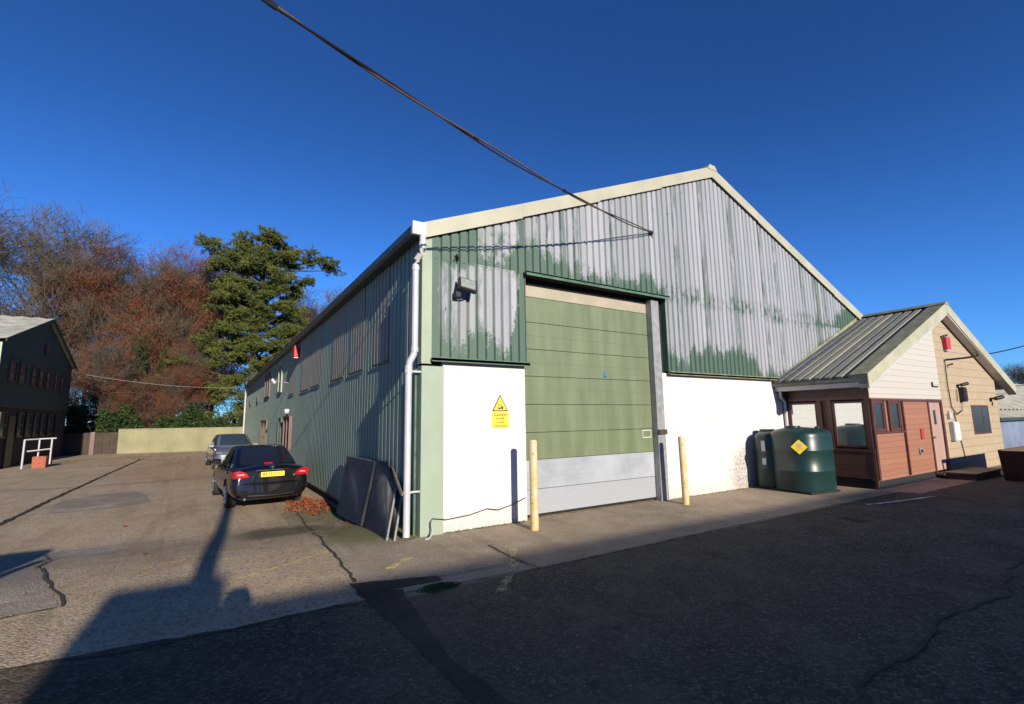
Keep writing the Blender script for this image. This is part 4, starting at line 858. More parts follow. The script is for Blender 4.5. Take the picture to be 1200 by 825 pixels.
sc_ = thing('parked_car', 'silver blue car facing forward, parked beyond the black saloon', 'car', (-1.55, 20.3, H(-1.5, 20)), R(180) + R(5))
car(sc_, 'car_silver', dict(hw=.90, glass='car_glass2', mirror=.75, wheels=(-1.35, 1.40), stations=[(-2.2, .70, .35, .86, .95, .15), (-2.1, .83, .27, .92, 1.0, .1), (-1.8, .87, .22, .95, 1.04), (-1.3, .89, .2, .96, 1.04), (-.5, .90, .18, .94, 1.0), (.5, .90, .18, .92, .99), (1.0, .90, .18, .90, .99), (1.5, .885, .2, .86, .94), (1.9, .86, .22, .80, .86), (2.15, .79, .23, .70, .75), (2.24, .68, .26, .62, .66)],
    house=[(.94, -1.9, 1.35, .80), (1.02, -1.85, 1.2, .78), (1.16, -1.6, .92, .74), (1.30, -1.3, .60, .69), (1.42, -1.0, .32, .64), (1.47, -.85, .15, .60), (1.50, -.5, .0, .5), (1.51, -.2, -.1, .2)]))
for sx in (-1, 1):
    MB().prism([(sx * .48, 2.16, .60), (sx * .76, 2.06, .60), (sx * .84, 1.86, .74), (sx * .70, 2.02, .75), (sx * .50, 2.12, .68)], (0, .06, .01)).build('headlight', 'clear_lens', sc_, bevel=.006)
MB().box((-.36, 2.20, .50), (.36, 2.275, .66)).build('grille', 'black', sc_, bevel=.02)
MB().box((-.55, 2.18, .27), (.55, 2.26, .40)).build('air_intake', 'black', sc_, bevel=.02)
pp = MB().box((-.26, 2.277, .43), (.26, 2.287, .53)).build('number_plate', 'sign_white', sc_)

bc.scale = (.95, .95, .97)
# van outside the left edge, its shadow falls into the yard
vn = thing('parked_van', 'white panel van parked at the left of the yard', 'van', (-6.16, -5.6, H(-6, -4) if False else 0))
vb_ = MB(); vb_.prism([(-1.0, -2.4, .35), (-1.0, 2.5, .35), (-1.0, 2.6, .95), (-1.0, 1.95, 1.15), (-1.0, 1.35, 2.0), (-1.0, -2.3, 2.08), (-1.0, -2.45, 1.6)], (2.0, 0, 0)); vb_.build('van_body', 'van_white', vn, bevel=.08)
for y in (-1.6, 1.7):
    for sx in (-1, 1): o_ = MB().tube([(sx * .80, y, .34), (sx * 1.01, y, .34)], .34, 24).build('wheel', 'rubber', vn, True); MB().tube([(sx * 1.012, y, .34), (sx * 1.02, y, .34)], .2, 16).build('rim', 'rim', o_, True)
MB().prism([(-.85, 1.965, 1.18), (.85, 1.965, 1.18), (.78, 1.40, 1.95), (-.78, 1.40, 1.95)], (0, .02, .01)).build('windscreen', 'car_glass', vn)
for sx in (-1, 1): box('side_window', (sx * 1.002 - .004, .9, 1.2), (sx * 1.002 + .004, 1.5, 1.75), 'car_glass', vn); MB().tube([(sx * 1.0, 1.75, 1.35), (sx * 1.22, 1.8, 1.38)], .02, 6).box((sx * 1.22 - .06, 1.75, 1.28), (sx * 1.22 + .06, 1.85, 1.58)).build('wing_mirror', 'black', vn, bevel=.02)

# ------------------------------------------------------------------ workshop behind the photographer: it shades the forecourt
ws = thing('workshop', 'long low brick workshop behind the viewpoint', 'workshop', (-4.52, -16.5, 0), R(-1.5))
ws_h = 4.14
MB().box((0, -6, -.3), (52, 0, ws_h - .1)).build('wall', 'shed_wall', ws)
MB().prism([(-.0, .12, ws_h), (-.0, -3, ws_h + .6), (-.0, -6.1, ws_h), (-.0, -6.1, ws_h - .1), (-.0, .12, ws_h - .1)], (52, 0, 0)).build('roof', 'roof_dark', ws)
MB().box((.0, -.95, ws_h + .02), (1.0, .0, 4.47)).build('chimney', 'shed_wall', ws)
for k in range(7): o_ = box('window', (3 + k * 7, .001, 1.1), (5.2 + k * 7, .03, 2.3), 'frame', ws); box('pane', (3.1 + k * 7, .031, 1.2), (5.1 + k * 7, .034, 2.2), 'glass', o_)
box('workshop_door', (8.2, .001, 0), (9.2, .04, 2.1), 'frame', ws)
tp_ = thing('lamp_pole', 'tall timber pole standing in front of the workshop', 'pole', (-3.46, -12.6, 0))
MB().tube([(0, 0, -.1), (0, 0, 7.4)], [.125, .10], 12).build('pole_shaft', 'wood', tp_, True); MB().box((-.5, -.05, 6.8), (.5, .05, 6.9)).build('cross_arm', 'wood', tp_)

# the photographer, only the shadow shows
def person():
    root = thing('person', 'person in dark coat holding a camera up to the face', 'person', (-2.76, -7.65, 0), R(-12))
    V = [(0, 0, .95), (0, 0, 1.15), (0, .01, 1.38), (0, .01, 1.50), (0, .02, 1.60), (0, .03, 1.70), (0, .02, 1.79),
         (.19, .01, 1.44), (.30, .12, 1.24), (.16, .34, 1.50), (-.19, .01, 1.44), (-.30, .12, 1.24), (-.12, .34, 1.50),
         (.10, 0, .90), (.12, .03, .50), (.13, -.02, .09), (.14, .14, .04), (-.10, 0, .90), (-.12, .03, .50), (-.13, -.02, .09), (-.14, .14, .04)]
    E_ = [(0, 1), (1, 2), (2, 3), (3, 4), (4, 5), (5, 6), (2, 7), (7, 8), (8, 9), (2, 10), (10, 11), (11, 12), (0, 13), (13, 14), (14, 15), (15, 16), (0, 17), (17, 18), (18, 19), (19, 20)]
    rad = [.15, .15, .17, .07, .075, .10, .07, .075, .055, .035, .075, .055, .035, .10, .07, .05, .04, .10, .07, .05, .04]
    me = bpy.data.meshes.new('body'); me.from_pydata(V, E_, []); o = link('body', me, root); m1 = o.modifiers.new('skin', 'SKIN')
    for i, r_ in enumerate(rad): me.skin_vertices[0].data[i].radius = (r_, r_)
    me.skin_vertices[0].data[0].use_root = True; m2 = o.modifiers.new('sub', 'SUBSURF'); m2.levels = 2; m2.render_levels = 2
    dg = bpy.context.evaluated_depsgraph_get(); dg.update(); nm = bpy.data.meshes.new_from_object(o.evaluated_get(dg)); o.modifiers.clear(); o.data = nm
    nm.materials.clear()
    for q in ('coat', 'trouser', 'skin', 'black'): nm.materials.append(M[q])
    for p_ in nm.polygons:
        c_ = p_.center; p_.use_smooth = True; far = c_.y > .30 and c_.z > 1.3
        p_.material_index = 3 if c_.z < .10 else 1 if c_.z < .92 else 2 if (c_.z > 1.53 and abs(c_.x) < .14 and not far) or far else 0
    for sx in (1, -1):
        for k in range(4):
            hm = MB(); x = sx * .12; y = .36; z = 1.535 - k * .02
            hm.tube([(x, y, z), (x - sx * .01, y + .05, z + .005), (x - sx * .04, y + .07, z + .003), (x - sx * .07, y + .065, z)], [.011, .010, .009, .007], 8); hm.build('finger', 'skin', root, True)
        MB().tube([(sx * .13, .33, 1.49), (sx * .11, .34, 1.46), (sx * .07, .335, 1.46)], [.013, .012, .009], 8).build('thumb', 'skin', root, True)
    hb = MB(); hb.add([Vector(p_) for p_ in superring(0, -.0, .105, .115, 1.66, 20, 2)] + [Vector(p_) for p_ in superring(0, -.0, .11, .12, 1.75, 20, 2)] + [Vector(p_) for p_ in superring(0, .0, .085, .09, 1.83, 20, 2)] + [Vector((0, 0, 1.855))], [(i * 20 + k, i * 20 + (k + 1) % 20, (i + 1) * 20 + (k + 1) % 20, (i + 1) * 20 + k) for i in range(2) for k in range(20) if not (i == 0 and 1 < k < 9)] + [(40 + k, 40 + (k + 1) % 20, 60) for k in range(20)])
    hb.build('hair', 'hair', root, True)
    fc = MB().tube([(0, .115, 1.69), (0, .15, 1.655), (0, .12, 1.645)], [.01, .018, .012], 8).build('nose', 'skin', root, True)
    cmx = thing('photo_camera', 'small black camera held in front of the person face', 'camera', (-2.76 + .07, -7.65 + .38, 1.42), R(-12)); MB().box((-.07, -.03, 0), (.07, .03, .10)).build('camera_body', 'black', cmx, bevel=.01); MB().tube([(0, .03, .05), (0, .11, .05)], .035, 14).build('lens_barrel', 'black', cmx, True)
person()

# ------------------------------------------------------------------ building at the left
lb_ = thing('green_building', 'dark green two storey gabled building in shade with a row of upright windows', 'building')
LX, LY0, LY1, LYR = -11.0, 24.9, 39.1, 32.0; LZE, LZR = 5.72, 7.95
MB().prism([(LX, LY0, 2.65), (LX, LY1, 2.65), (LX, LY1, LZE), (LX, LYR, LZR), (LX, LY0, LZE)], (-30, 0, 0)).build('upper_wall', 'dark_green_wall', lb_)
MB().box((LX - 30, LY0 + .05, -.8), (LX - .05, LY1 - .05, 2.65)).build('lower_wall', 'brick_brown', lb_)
MB().box((LX - 2.5, LY0 - .06, 2.6), (LX + .02, LY0 - .003, LZE - .1)).build('sunlit_wall_sheet', 'pale_green2', lb_)  # paler sheet: sunlight on the near side wall put into its colour
rr = MB()
for ya, yb in ((LY0 - .45, LYR), (LY1 + .3, LYR)):
    za = LZE - .12
    n = 40; v = []
    for i in range(n + 1):
        for j, q in enumerate((0, .5)):
            x = LX + .25 - (i + q) * .72; z_ = .0 if j else .06; v += [(x, ya, za + .12 + z_), (x, yb, LZR + .08 + z_)]
    m = len(v) // 2; rr.add(v, [(2 * i, 2 * i + 2, 2 * i + 3, 2 * i + 1) for i in range(m - 1)])
rr.build('roof', 'roof_pale', lb_)
vg = MB(); vg.prism([(LX + .22, LY0 - .45, LZE - .10), (LX + .22, LYR, LZR - .06), (LX + .22, LYR, LZR + .12), (LX + .22, LY0 - .45, LZE + .04)], (.04, 0, 0)).prism([(LX + .22, LY1 + .3, LZE - .16), (LX + .22, LYR, LZR - .06), (LX + .22, LYR, LZR + .12), (LX + .22, LY1 + .3, LZE + .02)], (.04, 0, 0)); vg.build('verge_board', 'dark_green_wall', lb_)
def lwin(y0, y1, z0, z1):
    o_ = MB().box((LX + .0, y0, z0), (LX + .06, y0 + .1, z1)).box((LX, y1 - .1, z0), (LX + .06, y1, z1)).box((LX, y0 + .1, z0), (LX + .06, y1 - .1, z0 + .1)).box((LX, y0 + .1, z1 - .1), (LX + .06, y1 - .1, z1)).box((LX, y0 + .1, (z0 + z1) / 2 - .04), (LX + .05, y1 - .1, (z0 + z1) / 2 + .04)).build('window', 'frame_dark', lb_)
    box('pane', (LX + .004, y0 + .1, z0 + .1), (LX + .02, y1 - .1, z1 - .1), 'glass', o_)
for y0, y1 in ((26.2, 27.3), (27.7, 28.9), (29.8, 30.9), (31.2, 32.3), (32.7, 33.8), (34.6, 35.6), (36.2, 37.2)): lwin(y0, y1, 3.85, 4.98)
for y0, y1 in ((25.7, 26.7), (28.4, 29.3), (29.8, 30.8), (31.2, 32.1), (32.6, 33.5), (34.2, 35.1), (36, 36.9)): lwin(y0, y1, 1.1, 2.4)
box('entrance_door', (LX - .03, 27.1, -.35), (LX + .03, 28.1, 2.2), 'frame_dark', lb_)
box('string_course', (LX - 8, LY0 - .01, 2.62), (LX + .03, LY1 - .1, 2.72), 'frame_dark', lb_)
al = thing('alarm_box', 'small dull red alarm box on the dark green gable', 'alarm', (LX + .005, 32.0, 6.0)); MB().box((0, -.25, 0), (.12, .25, .5)).build('alarm_cover', 'frame', al, bevel=.02); box('alarm_base', (0, -.2, -.06), (.1, .2, -.003), 'frame_dark', al)
rl = thing('handrail', 'white tubular handrail beside the ramp at the dark building', 'handrail', (0, 0, -.36))
MB().tube([(-10.05, 25.9, 0), (-10.05, 25.9, 1.38)], .04, 8).build('post', 'pvc', rl)
for x in (-9.62, -9.16): MB().tube([(x, 26.4, .15), (x, 26.4, 1.4)], .035, 8).build('post', 'pvc', rl)
MB().tube([(-10.05, 25.9, 1.38), (-9.62, 26.4, 1.4), (-9.0, 26.4, 1.42)], .035, 8).tube([(-9.95, 26.0, .82), (-9.16, 26.4, .9)], .035, 8).build('rail', 'pvc', rl)
rp = thing('ramp_wall', 'low orange brick ramp wall beneath the handrail', 'wall', (0, 0, -.36)); MB().box((-9.75, 26.1, -.1), (-9.25, 26.7, .55)).build('brick_pier', 'orange_red', rp); MB().box((-9.72, 26.71, -.1), (-9.3, 27.6, .45)).build('brick_kerb', 'orange_red', rp)

# ------------------------------------------------------------------ fences
fn = thing('boundary_fence', 'long pale green boarded fence across the back of the yard', 'fence')
pa, pb = Vector((-8.05, 39.0, 0)), Vector((-.15, 37.1, 0)); d = (pb - pa); nrm = Vector((-d.y, d.x, 0)).normalized()
T = Matrix.Translation(pa) @ Matrix.Rotation(math.atan2(d.y, d.x), 4, 'Z')
n = 34; q = MB()
for i in range(n): q.box((i * d.length / n + .001, .01 + .004 * (i % 3), -.6), ((i + 1) * d.length / n - .001, .04, 1.33), mat=T)
q.build('board_panel', 'fence_green', fn)
MB().box((0, -.02, 1.335), (d.length, .06, 1.39), mat=T).build('capping', 'fence_green', fn)
f2 = thing('boundary_fence', 'boarded fence coloured dark for the shade of the dark green building', 'fence')
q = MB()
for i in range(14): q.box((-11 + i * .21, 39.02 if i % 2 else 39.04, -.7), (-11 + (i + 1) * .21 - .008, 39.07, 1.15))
q.build('board_panel', 'fence_shade', f2); box('fence_post', (-9.6, 38.95, -.6), (-9.35, 39.01, 1.2), 'frame', f2)

# ------------------------------------------------------------------ shed far right
sh = thing('far_shed', 'low blue-grey shed with ribbed pale roofs beyond the office', 'shed')
def ribroof(name, x0, x1, ya, za, yb, zb, pitch, dep, mat, par):
    mb = MB(); v = []; x = x0; k = 0
    while x < x1:
        for t, d_ in ((0, 0), (.4, 0), (.5, -dep), (.9, -dep)): v += [(x + t * pitch, ya, za + d_), (x + t * pitch, yb, zb + d_)]
        x += pitch
    m = len(v) // 2; mb.add(v, [(2 * i, 2 * i + 2, 2 * i + 3, 2 * i + 1) for i in range(m - 1)]); return mb.build(name, mat, par)
ribroof('upper_roof', 24, 50, -.1, 1.78, 3.2, 3.62, .62, .12, 'roof_pale', sh)
ribroof('lower_roof', 24, 50, -.75, 1.42, -.05, 1.72, .3, .06, 'roof_pale', sh)
MB().box((24.2, -.55, -.3), (50, -.4, 1.38)).build('front_wall', 'blue_wall', sh); MB().prism([(24.2, -.39, -.3), (24.2, 6, -.3), (24.2, 6, 2.0), (24.2, 3.2, 3.5), (24.2, -.39, 1.6)], (.15, 0, 0)).build('side_wall', 'blue_wall', sh)
MB().box((24, 5.9, -.3), (50, 6.1, 2)).build('rear_wall', 'blue_wall', sh); box('fascia', (24, -.78, 1.28), (50, -.74, 1.40), 'gutter_green', sh)

# ------------------------------------------------------------------ leaf litter, grass, weeds (uncountable)
def leaf_quads(mb, c_, s, rnd, flat=.0, mi=0):
    a = Vector((rnd.gauss(0, 1), rnd.gauss(0, 1), rnd.gauss(0, 1) * (1 - flat))).normalized(); b = a.cross(Vector((rnd.gauss(0, 1) * (1 - flat) + 1e-3, rnd.gauss(0, 1) * (1 - flat), rnd.gauss(0, 1) + flat * 3))).normalized()
    a *= s; b *= s * .6; mb.add([c_ - a, c_ + b, c_ + a, c_ - b], [(0, 1, 2, 3)], mi)
rnd = random.Random(4)
lt = MB()
for i in range(1000):
    a = rnd.random() * 6.28; r_ = rnd.random() ** .6; x = -.50 + .50 * r_ * math.cos(a) + .08 * math.sin(a * 5); y = 5.7 + 1.5 * r_ * math.sin(a)
    if x > -.03: continue
    leaf_quads(lt, Vector((x, y, H(x, y) + .02 + rnd.random() * .05 * (1 - r_) + .005)), rnd.uniform(.018, .04), rnd, .4)
for i in range(700):
    x = -.05 - abs(rnd.gauss(0, .55)); y = rnd.uniform(1.5, 14); leaf_quads(lt, Vector((x, y, H(x, y) + .02)), rnd.uniform(.02, .035), rnd, .8)
for i in range(500):
    x = rnd.uniform(-7.5, -2.5); y = rnd.uniform(24, 38.3); leaf_quads(lt, Vector((x, y, H(x, y) + .03)), rnd.uniform(.03, .06), rnd, .8)
tag(lt.build('fallen_leaves', 'litter'), 'orange fallen leaves heaped by the side wall behind the black car', 'leaves', kind='stuff')
gt = MB()
for i in range(1800):
    if i < 1100: a = rnd.random() * 6.28; r_ = rnd.random() ** .5; x = -.62 + .24 * r_ * math.cos(a); y = -2.12 + .13 * r_ * math.sin(a); hh = .05 * (1.1 - r_)
    elif i < 1400: x = rnd.uniform(.36, 1.8); y = -.02 - rnd.random() * .05; hh = .03
    elif i < 1600: x = rnd.uniform(5.3, 9); y = -.02 - rnd.random() * .08; hh = .03
    else: x = -.04 - rnd.random() * .12; y = rnd.uniform(.3, 6); hh = .05
    z = H(x, y) + .004; t = Vector((rnd.gauss(0, .4), rnd.gauss(0, .4), 1)) * hh * rnd.uniform(.4, 1.2); w_ = Vector((rnd.uniform(-1, 1), rnd.uniform(-1, 1), 0)) * .006
    p0 = Vector((x, y, z)); gt.add([p0 - w_, p0 + w_, p0 + t], [(0, 1, 2)])
tag(gt.build('grass_tufts', 'blades'), 'small green grass tufts in the joint of the forecourt', 'grass', kind='stuff')
for k, (x, y) in enumerate(((-3.9, 5.4), (-3.27, 1.55))):
    mb = MB(); 
    for j in range(2): leaf_quads(mb, Vector((x + j * .03, y, H(x, y) + .02)), .045, rnd, .7)
    tag(mb.build('fallen_leaf', 'litter'), ('orange leaf on the yard nearer the dark building' if k == 0 else 'orange leaf beside the long shadow of the workshop'), 'leaf')

# ------------------------------------------------------------------ trees
def grow(seed, height, spread, levels, mb_t, mb_w, leaf=None, up=.35, bush=0.25, nsplit=3, trunk_r=.32, leafden=3, thin=.02, leafsz=.075, clear=.12):
    rnd = random.Random(seed)
    def seg(mb, a, b, r0, r1, n):
        d = (b - a).normalized(); u_ = d.cross(Vector((0, 0, 1)) if abs(d.z) < .95 else Vector((1, 0, 0))).normalized(); v_ = u_.cross(d); vs = []
        for p_, r_ in ((a, r0), (b, r1)):
            for k in range(n): t = 2 * math.pi * k / n; vs.append(p_ + (u_ * math.cos(t) + v_ * math.sin(t)) * r_)
        mb.add(vs, [(k, (k + 1) % n, n + (k + 1) % n, n + k) for k in range(n)])
    def rec(p_, d, ln, r_, lv):
        steps = 3 if lv > 1 else 2; q = p_
        for s in range(steps):
            d = (d + Vector((rnd.gauss(0, .16), rnd.gauss(0, .16), rnd.gauss(0, .10) + .05 * up))).normalized()
            nq = q + d * ln / steps; r2 = r_ * (1 - .22 * (1 if lv > 0 else 2)); tgt = mb_t if lv >= levels - 2 else mb_w
            seg(tgt, q, nq, max(r_, thin * .55), max(r2, thin * .45), 6 if lv >= levels - 1 else 3); q = nq; r_ = r2
            if lv <= levels - 1 and lv > 0:
                for _ in range(1 if lv > 1 else 2):
                    ax_ = Vector((rnd.gauss(0, 1), rnd.gauss(0, 1), rnd.gauss(0, .6))).normalized(); dd = (d * .55 + ax_ * .75 * spread + Vector((0, 0, up * .4))).normalized(); rec(q, dd, ln * rnd.uniform(.5, .72), r_ * .55, lv - 1)
            if leaf and lv <= 1:
                for _ in range(leafden if (lv == 0 or 1) and mnoise.noise(q * .28 + Vector((seed, 0, 0))) + .35 * mnoise.noise(q * 1.1) > .03 + .04 * max(0, q.z - 9) / 6 else 0): leaf_quads(leaf, q + Vector((rnd.gauss(0, .18), rnd.gauss(0, .18), rnd.gauss(0, .14))), rnd.uniform(.6, 1.2) * leafsz, rnd, .1)
        if lv > 0:
            for k in range(nsplit if lv > 1 else 2):
                ax_ = Vector((rnd.gauss(0, 1), rnd.gauss(0, 1), rnd.gauss(0, .4))).normalized(); dd = (d * .9 + ax_ * .6 * spread + Vector((0, 0, up * .3))).normalized(); rec(q, dd, ln * rnd.uniform(.66, .86), r_ * .72, lv - 1)
    # trunk
    q = Vector((0, 0, -.3)); d = Vector((0, 0, 1)); n = 7; tr = trunk_r; hT = height * .62
    for s in range(n):
        d = (d + Vector((rnd.gauss(0, .05), rnd.gauss(0, .05), .1))).normalized(); nq = q + d * hT / n; r2 = tr * .84; seg(mb_t, q, nq, tr, r2, 9); q = nq; tr = r2
        fz = (s + 1) / n
        if fz > clear:
            for _ in range(2):
                a = rnd.random() * 6.28; dd = Vector((math.cos(a), math.sin(a), .35 + .8 * fz * up * 2)).normalized(); rec(q, dd, height * (.26 - .10 * fz) * rnd.uniform(.8, 1.15) * spread, tr * .42, levels - 1)
    for k in range(3):
        a = rnd.random() * 6.28; dd = Vector((math.cos(a) * .5, math.sin(a) * .5, 1)).normalized(); rec(q, dd, height * .17, tr * .7, levels - 1)
def fit(t, mbs, height):
    zs_ = max(v[2] for m_ in mbs for v in m_.v); s = height / zs_
    for m_ in mbs: m_.v = [(v[0] * s, v[1] * s, v[2] * s) for v in m_.v]
def make_tree(name, label, loc, seed, height, twig, leaf=None, group=None, rz=0, **kw):
    t = thing(name, label, 'tree', loc, rz, group); a, b = MB(), MB(); lf = MB() if leaf else None
    grow(seed, height, kw.pop('spread', 1.0), kw.pop('levels', 5), a, b, lf, **kw); fit(t, [m_ for m_ in (a, b, lf) if m_], height)
    a.build('trunk', 'bark', t, True); cr2 = b.build('crown', twig, t)
    if lf: lf.build('leaves', leaf, cr2)
    return t
def copy_tree(o, name, label, loc, rz, sc=1.0, group=None):
    c_ = o.copy(); COL.objects.link(c_); c_.name = name; c_.location = loc; c_.rotation_euler = (0, 0, rz); c_.scale = (sc, sc, sc) if isinstance(sc, (int, float)) else sc; c_['label'] = label
    if group: c_['group'] = group
    for ch in o.children:
        d_ = ch.copy(); COL.objects.link(d_); d_.parent = c_
        for g_ in ch.children: e_ = g_.copy(); COL.objects.link(e_); e_.parent = d_
    return c_
def ivy(t, h, r_, n, seed, mat='ivy', nm='ivy'):
    rnd = random.Random(seed); mb = MB()
    for i in range(n):
        z = rnd.random() ** 1.2 * h; a = rnd.random() * 6.28; rr_ = r_ * (1 - .6 * z / h) * rnd.uniform(.3, 1.1) * (1 + .35 * math.sin(z * 2.1 + a * 2)); leaf_quads(mb, Vector((rr_ * math.cos(a), rr_ * math.sin(a), z)), rnd.uniform(.08, .16), rnd)
    mb.build(nm, mat, t)
GB = 'bare and russet trees beyond the fence'
bt = make_tree('bare_tree', 'tallest bare grey-brown tree behind the dark green building', (-16.3, 50, -.4), 3, 23.5, 'twig', group=GB, levels=5, spread=1.05, thin=.026, trunk_r=.4)
copy_tree(bt, 'bare_tree', 'bare tree cut by the left edge behind the pale roof', (-23.0, 52, -.4), 2.0, .98, GB)
copy_tree(bt, 'bare_tree', 'bare tree with purplish twigs showing right of the pine', (8.6, 62, -.4), 4.1, .90, GB)
0 and copy_tree(bt, 'bare_tree', 'bare tree filling the gap between the tall bare tree and the russet beeches', (-12.4, 56, -.4), 1.2, .94, GB)
ivy(bt, 9, 1.0, 2500, 5)
be = make_tree('beech_tree', 'russet-leaved beech in the middle of the tree line', (-7.6, 52, -.4), 11, 20.2, 'twig', 'russet', GB, levels=5, spread=.92, thin=.021, leafden=3, up=.6, clear=.05)
copy_tree(be, 'beech_tree', 'russet beech with dark ivy standing left of the middle beech', (-12.2, 52, -.4), 2.4, 1.02, GB)
copy_tree(be, 'beech_tree', 'russet beech close to the left side of the pine', (-2.4, 56, -.4), 4.0, 1.12, GB)
copy_tree(be, 'beech_tree', 'russet beech between the middle beech and the pine', (-5.6, 54, -.4), 3.1, 1.08, GB)
copy_tree(be, 'beech_tree', 'russet twigs of a beech showing right of the pine above the eaves', (7.2, 58, -.4), 1.7, .86, GB)
copy_tree(be, 'beech_tree', 'low russet beech in front of the others above the fence', (-4.6, 46.5, -.4), 5.2, .50, GB)
copy_tree(be, 'beech_tree', 'small russet beech above the shaded fence', (-9.8, 45.5, -.4), .8, .48, GB)
for k, (x, y, h_) in enumerate(((-9.9, 46.6, 6.0), (-8.0, 47.2, 10.0), (-6.1, 47.0, 8.8), (-11.0, 42.5, 3.6))):
    t = thing('ivy_column', ('dark ivy-clad stump rising left of the russet beeches', 'tall ivy-covered stem amid the russet beeches', 'ivy-covered stem between the beeches and the pine', 'low dark ivy bush over the shaded fence')[k], 'ivy', (x, y, -.4)); ivy(t, h_, 1.1, 3000, 20 + k, nm='ivy_leaves'); MB().tube([(0, 0, -.2), (.1, 0, h_ * .9)], [.25, .08], 7).build('stem', 'bark', t)
# hedge line behind the fence
hd = MB(); rnd = random.Random(8)
for i in range(30000):
    x = rnd.uniform(-9.5, 3.5); y = 40.6 + rnd.uniform(-.9, .9) ; z = rnd.uniform(.2, 2.7 + .7 * math.sin(x * 1.3) + .4 * math.sin(x * 3.1)); leaf_quads(hd, Vector((x, y, z - .3)), rnd.uniform(.06, .13), rnd)
tag(hd.build('hedge_growth', 'ivy'), 'tangled ivy and brambles behind the green fence', 'hedge', kind='stuff')
# the pine: flat plates of needles on a dark trunk
pn = thing('pine_tree', 'tall dark green pine with flat spreading top behind the warehouse', 'tree', (1.0, 46, -.4))
rnd = random.Random(17)
MB().tube([(0, 0, -.2), (.1, 0, 5), (-.1, .2, 10), (.2, 0, 15), (.5, 0, 18.5), (.6, 0, 20)], [.48, .42, .34, .24, .14, .05], 9).build('trunk', 'bark', pn, True)
cl_ = [  # dx, z, half width, half height, depth, count
    (.6, 20.3, 1.9, .55, 1.8), (-.7, 19.6, 1.8, .55, 1.6), (2.2, 19.7, 1.6, .5, 1.6), (-.2, 18.5, 2.2, .6, 2.0), (3.6, 18.6, 1.6, .45, 1.5), (5.5, 18.9, 1.7, .5, 1.5), (6.9, 18.4, 1.0, .45, 1.1), (2.0, 17.9, 2.2, .5, 2.2),
    (-3.0, 18.2, 1.5, .5, 1.4), (-4.9, 18.7, 1.2, .45, 1.2), (-1.3, 17.3, 2.2, .55, 2.2), (-3.2, 16.9, 1.2, .4, 1.3), (.8, 16.6, 2.6, .6, 2.3), (3.2, 16.4, 1.7, .45, 1.8), (-1.2, 15.4, 2.5, .6, 2.3), (1.5, 15.0, 2.4, .6, 2.3),
    (-2.3, 14.0, 2.2, .6, 2.0), (.6, 13.6, 2.5, .6, 2.3), (-2.6, 12.4, 1.8, .5, 1.8), (3.2, 13.4, 1.6, .5, 1.6), (.2, 12.0, 2.6, .7, 2.3), (4.6, 11.6, 2.0, .5, 1.8), (2.8, 10.7, 2.0, .5, 1.8), (-1.4, 10.4, 2.2, .6, 2.0), (.8, 9.4, 2.5, .7, 2.2), (5.6, 10.6, 1.4, .4, 1.4),
    (-2.3, 8.2, 1.9, .6, 1.8), (1.6, 7.8, 2.2, .6, 2.0), (-4.5, 7.3, 1.8, .5, 1.4), (-.3, 6.4, 2.4, .8, 2.2), (2.3, 5.4, 2.0, .8, 1.8), (-1.5, 4.6, 2.0, .9, 1.8), (1.0, 3.4, 2.4, 1.2, 2.0), (-1.6, 2.4, 2.2, 1.2, 1.8), (2.5, 2.4, 1.8, 1.2, 1.6),
    (1.2, 14.2, 2.2, .8, 2.0), (-.6, 11.2, 2.3, .8, 2.0), (1.6, 12.6, 2.2, .8, 2.0), (-3.4, 9.4, 1.6, .5, 1.4), (.4, 17.5, 1.6, .7, 1.6), (.2, 8.4, 2.2, .9, 2.0)]
nd = MB(); br = MB()
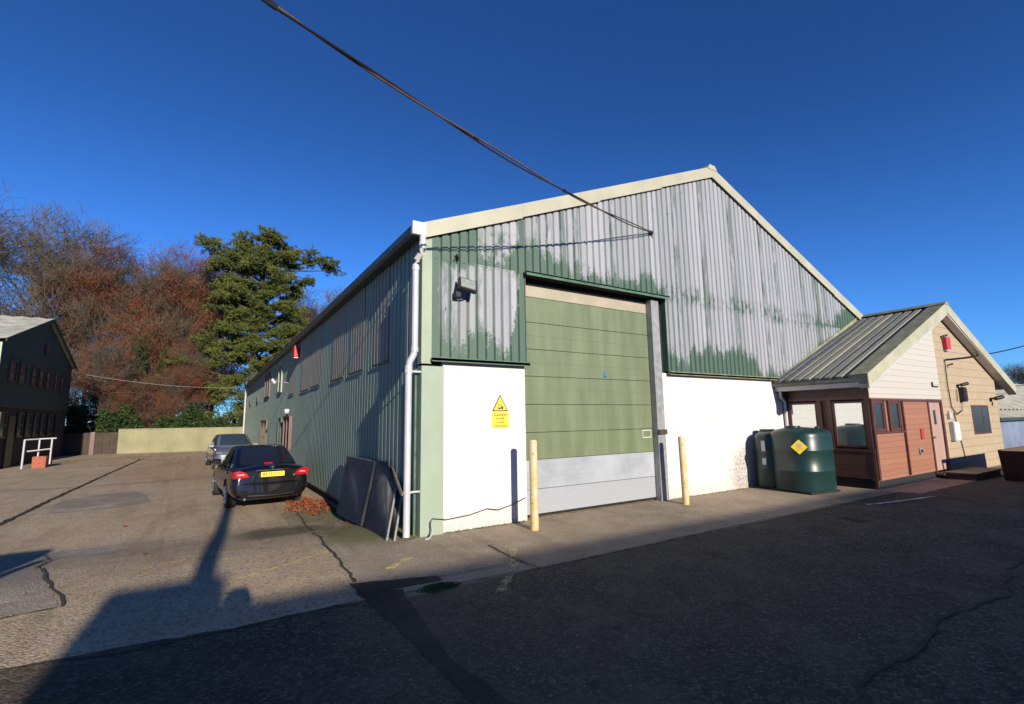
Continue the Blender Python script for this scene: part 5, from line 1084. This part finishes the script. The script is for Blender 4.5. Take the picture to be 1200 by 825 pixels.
for dx, z, hw_, hh, dd in cl_:
    yc = rnd.uniform(-1.2, 1.2)
    br.tube([(.1, 0, z - 1.2), (dx * .5, yc * .5, z - .8), (dx, yc, z - .25)], [.13, .09, .05], 5)
    ntuft = int(62 * hw_ * dd)
    subs = []
    for i in range(max(4, int(5 * hw_))):
        a = rnd.random() * 6.28; r_ = rnd.random() ** .4; subs.append((hw_ * r_ * math.cos(a), dd * r_ * math.sin(a), hh * rnd.uniform(-1.0, 1.5) * (1 - .3 * r_)))
    for i in range(ntuft):
        sx_, sy_, sz_ = rnd.choice(subs); tc = Vector((dx + sx_ + rnd.gauss(0, .34), yc + sy_ + rnd.gauss(0, .34), z + sz_ + rnd.gauss(0, .16) + .1))
        a = rnd.random() * 6.28; r_ = math.sqrt(rnd.random()); unused = Vector((dx + hw_ * r_ * math.cos(a), yc + dd * r_ * math.sin(a), z + hh * 1.35 * rnd.uniform(-.8, 1) * (1 - .5 * r_) - .25 * r_ * hw_ * .4))
        for k in range(17):
            d_ = Vector((rnd.gauss(0, 1), rnd.gauss(0, 1), rnd.gauss(.4, .8))).normalized(); s_ = rnd.uniform(.16, .32); sd_ = d_.cross(Vector((rnd.gauss(0, 1), rnd.gauss(0, 1), rnd.gauss(0, 1)))).normalized() * s_ * .13
            p0 = tc + d_ * .05; nd.add([p0 - sd_, p0 + sd_, p0 + d_ * s_ + sd_ * .4, p0 + d_ * s_ - sd_ * .4], [(0, 1, 2, 3)])
br.build('limbs', 'bark', pn); nd.build('crown', 'needles', pn)
# far bare tree at the right over the shed
copy_tree(bt, 'bare_tree', 'distant bare tree peeping over the office eaves at the right', (72, 8, -.4), 3.0, .34, GB)
fw_ = MB(); rnd = random.Random(31)
for i in range(9000):
    x = rnd.uniform(-60, 60); leaf_quads(fw_, Vector((x, 95 + rnd.uniform(-3, 3), rnd.uniform(-.5, 2.2 + 1.2 * math.sin(x * .3) + .6 * math.sin(x * .9)))), rnd.uniform(.25, .5), rnd)
tag(fw_.build('distant_hedgerow', 'ivy'), 'distant hedgerow beyond the trees', 'hedge', kind='stuff')
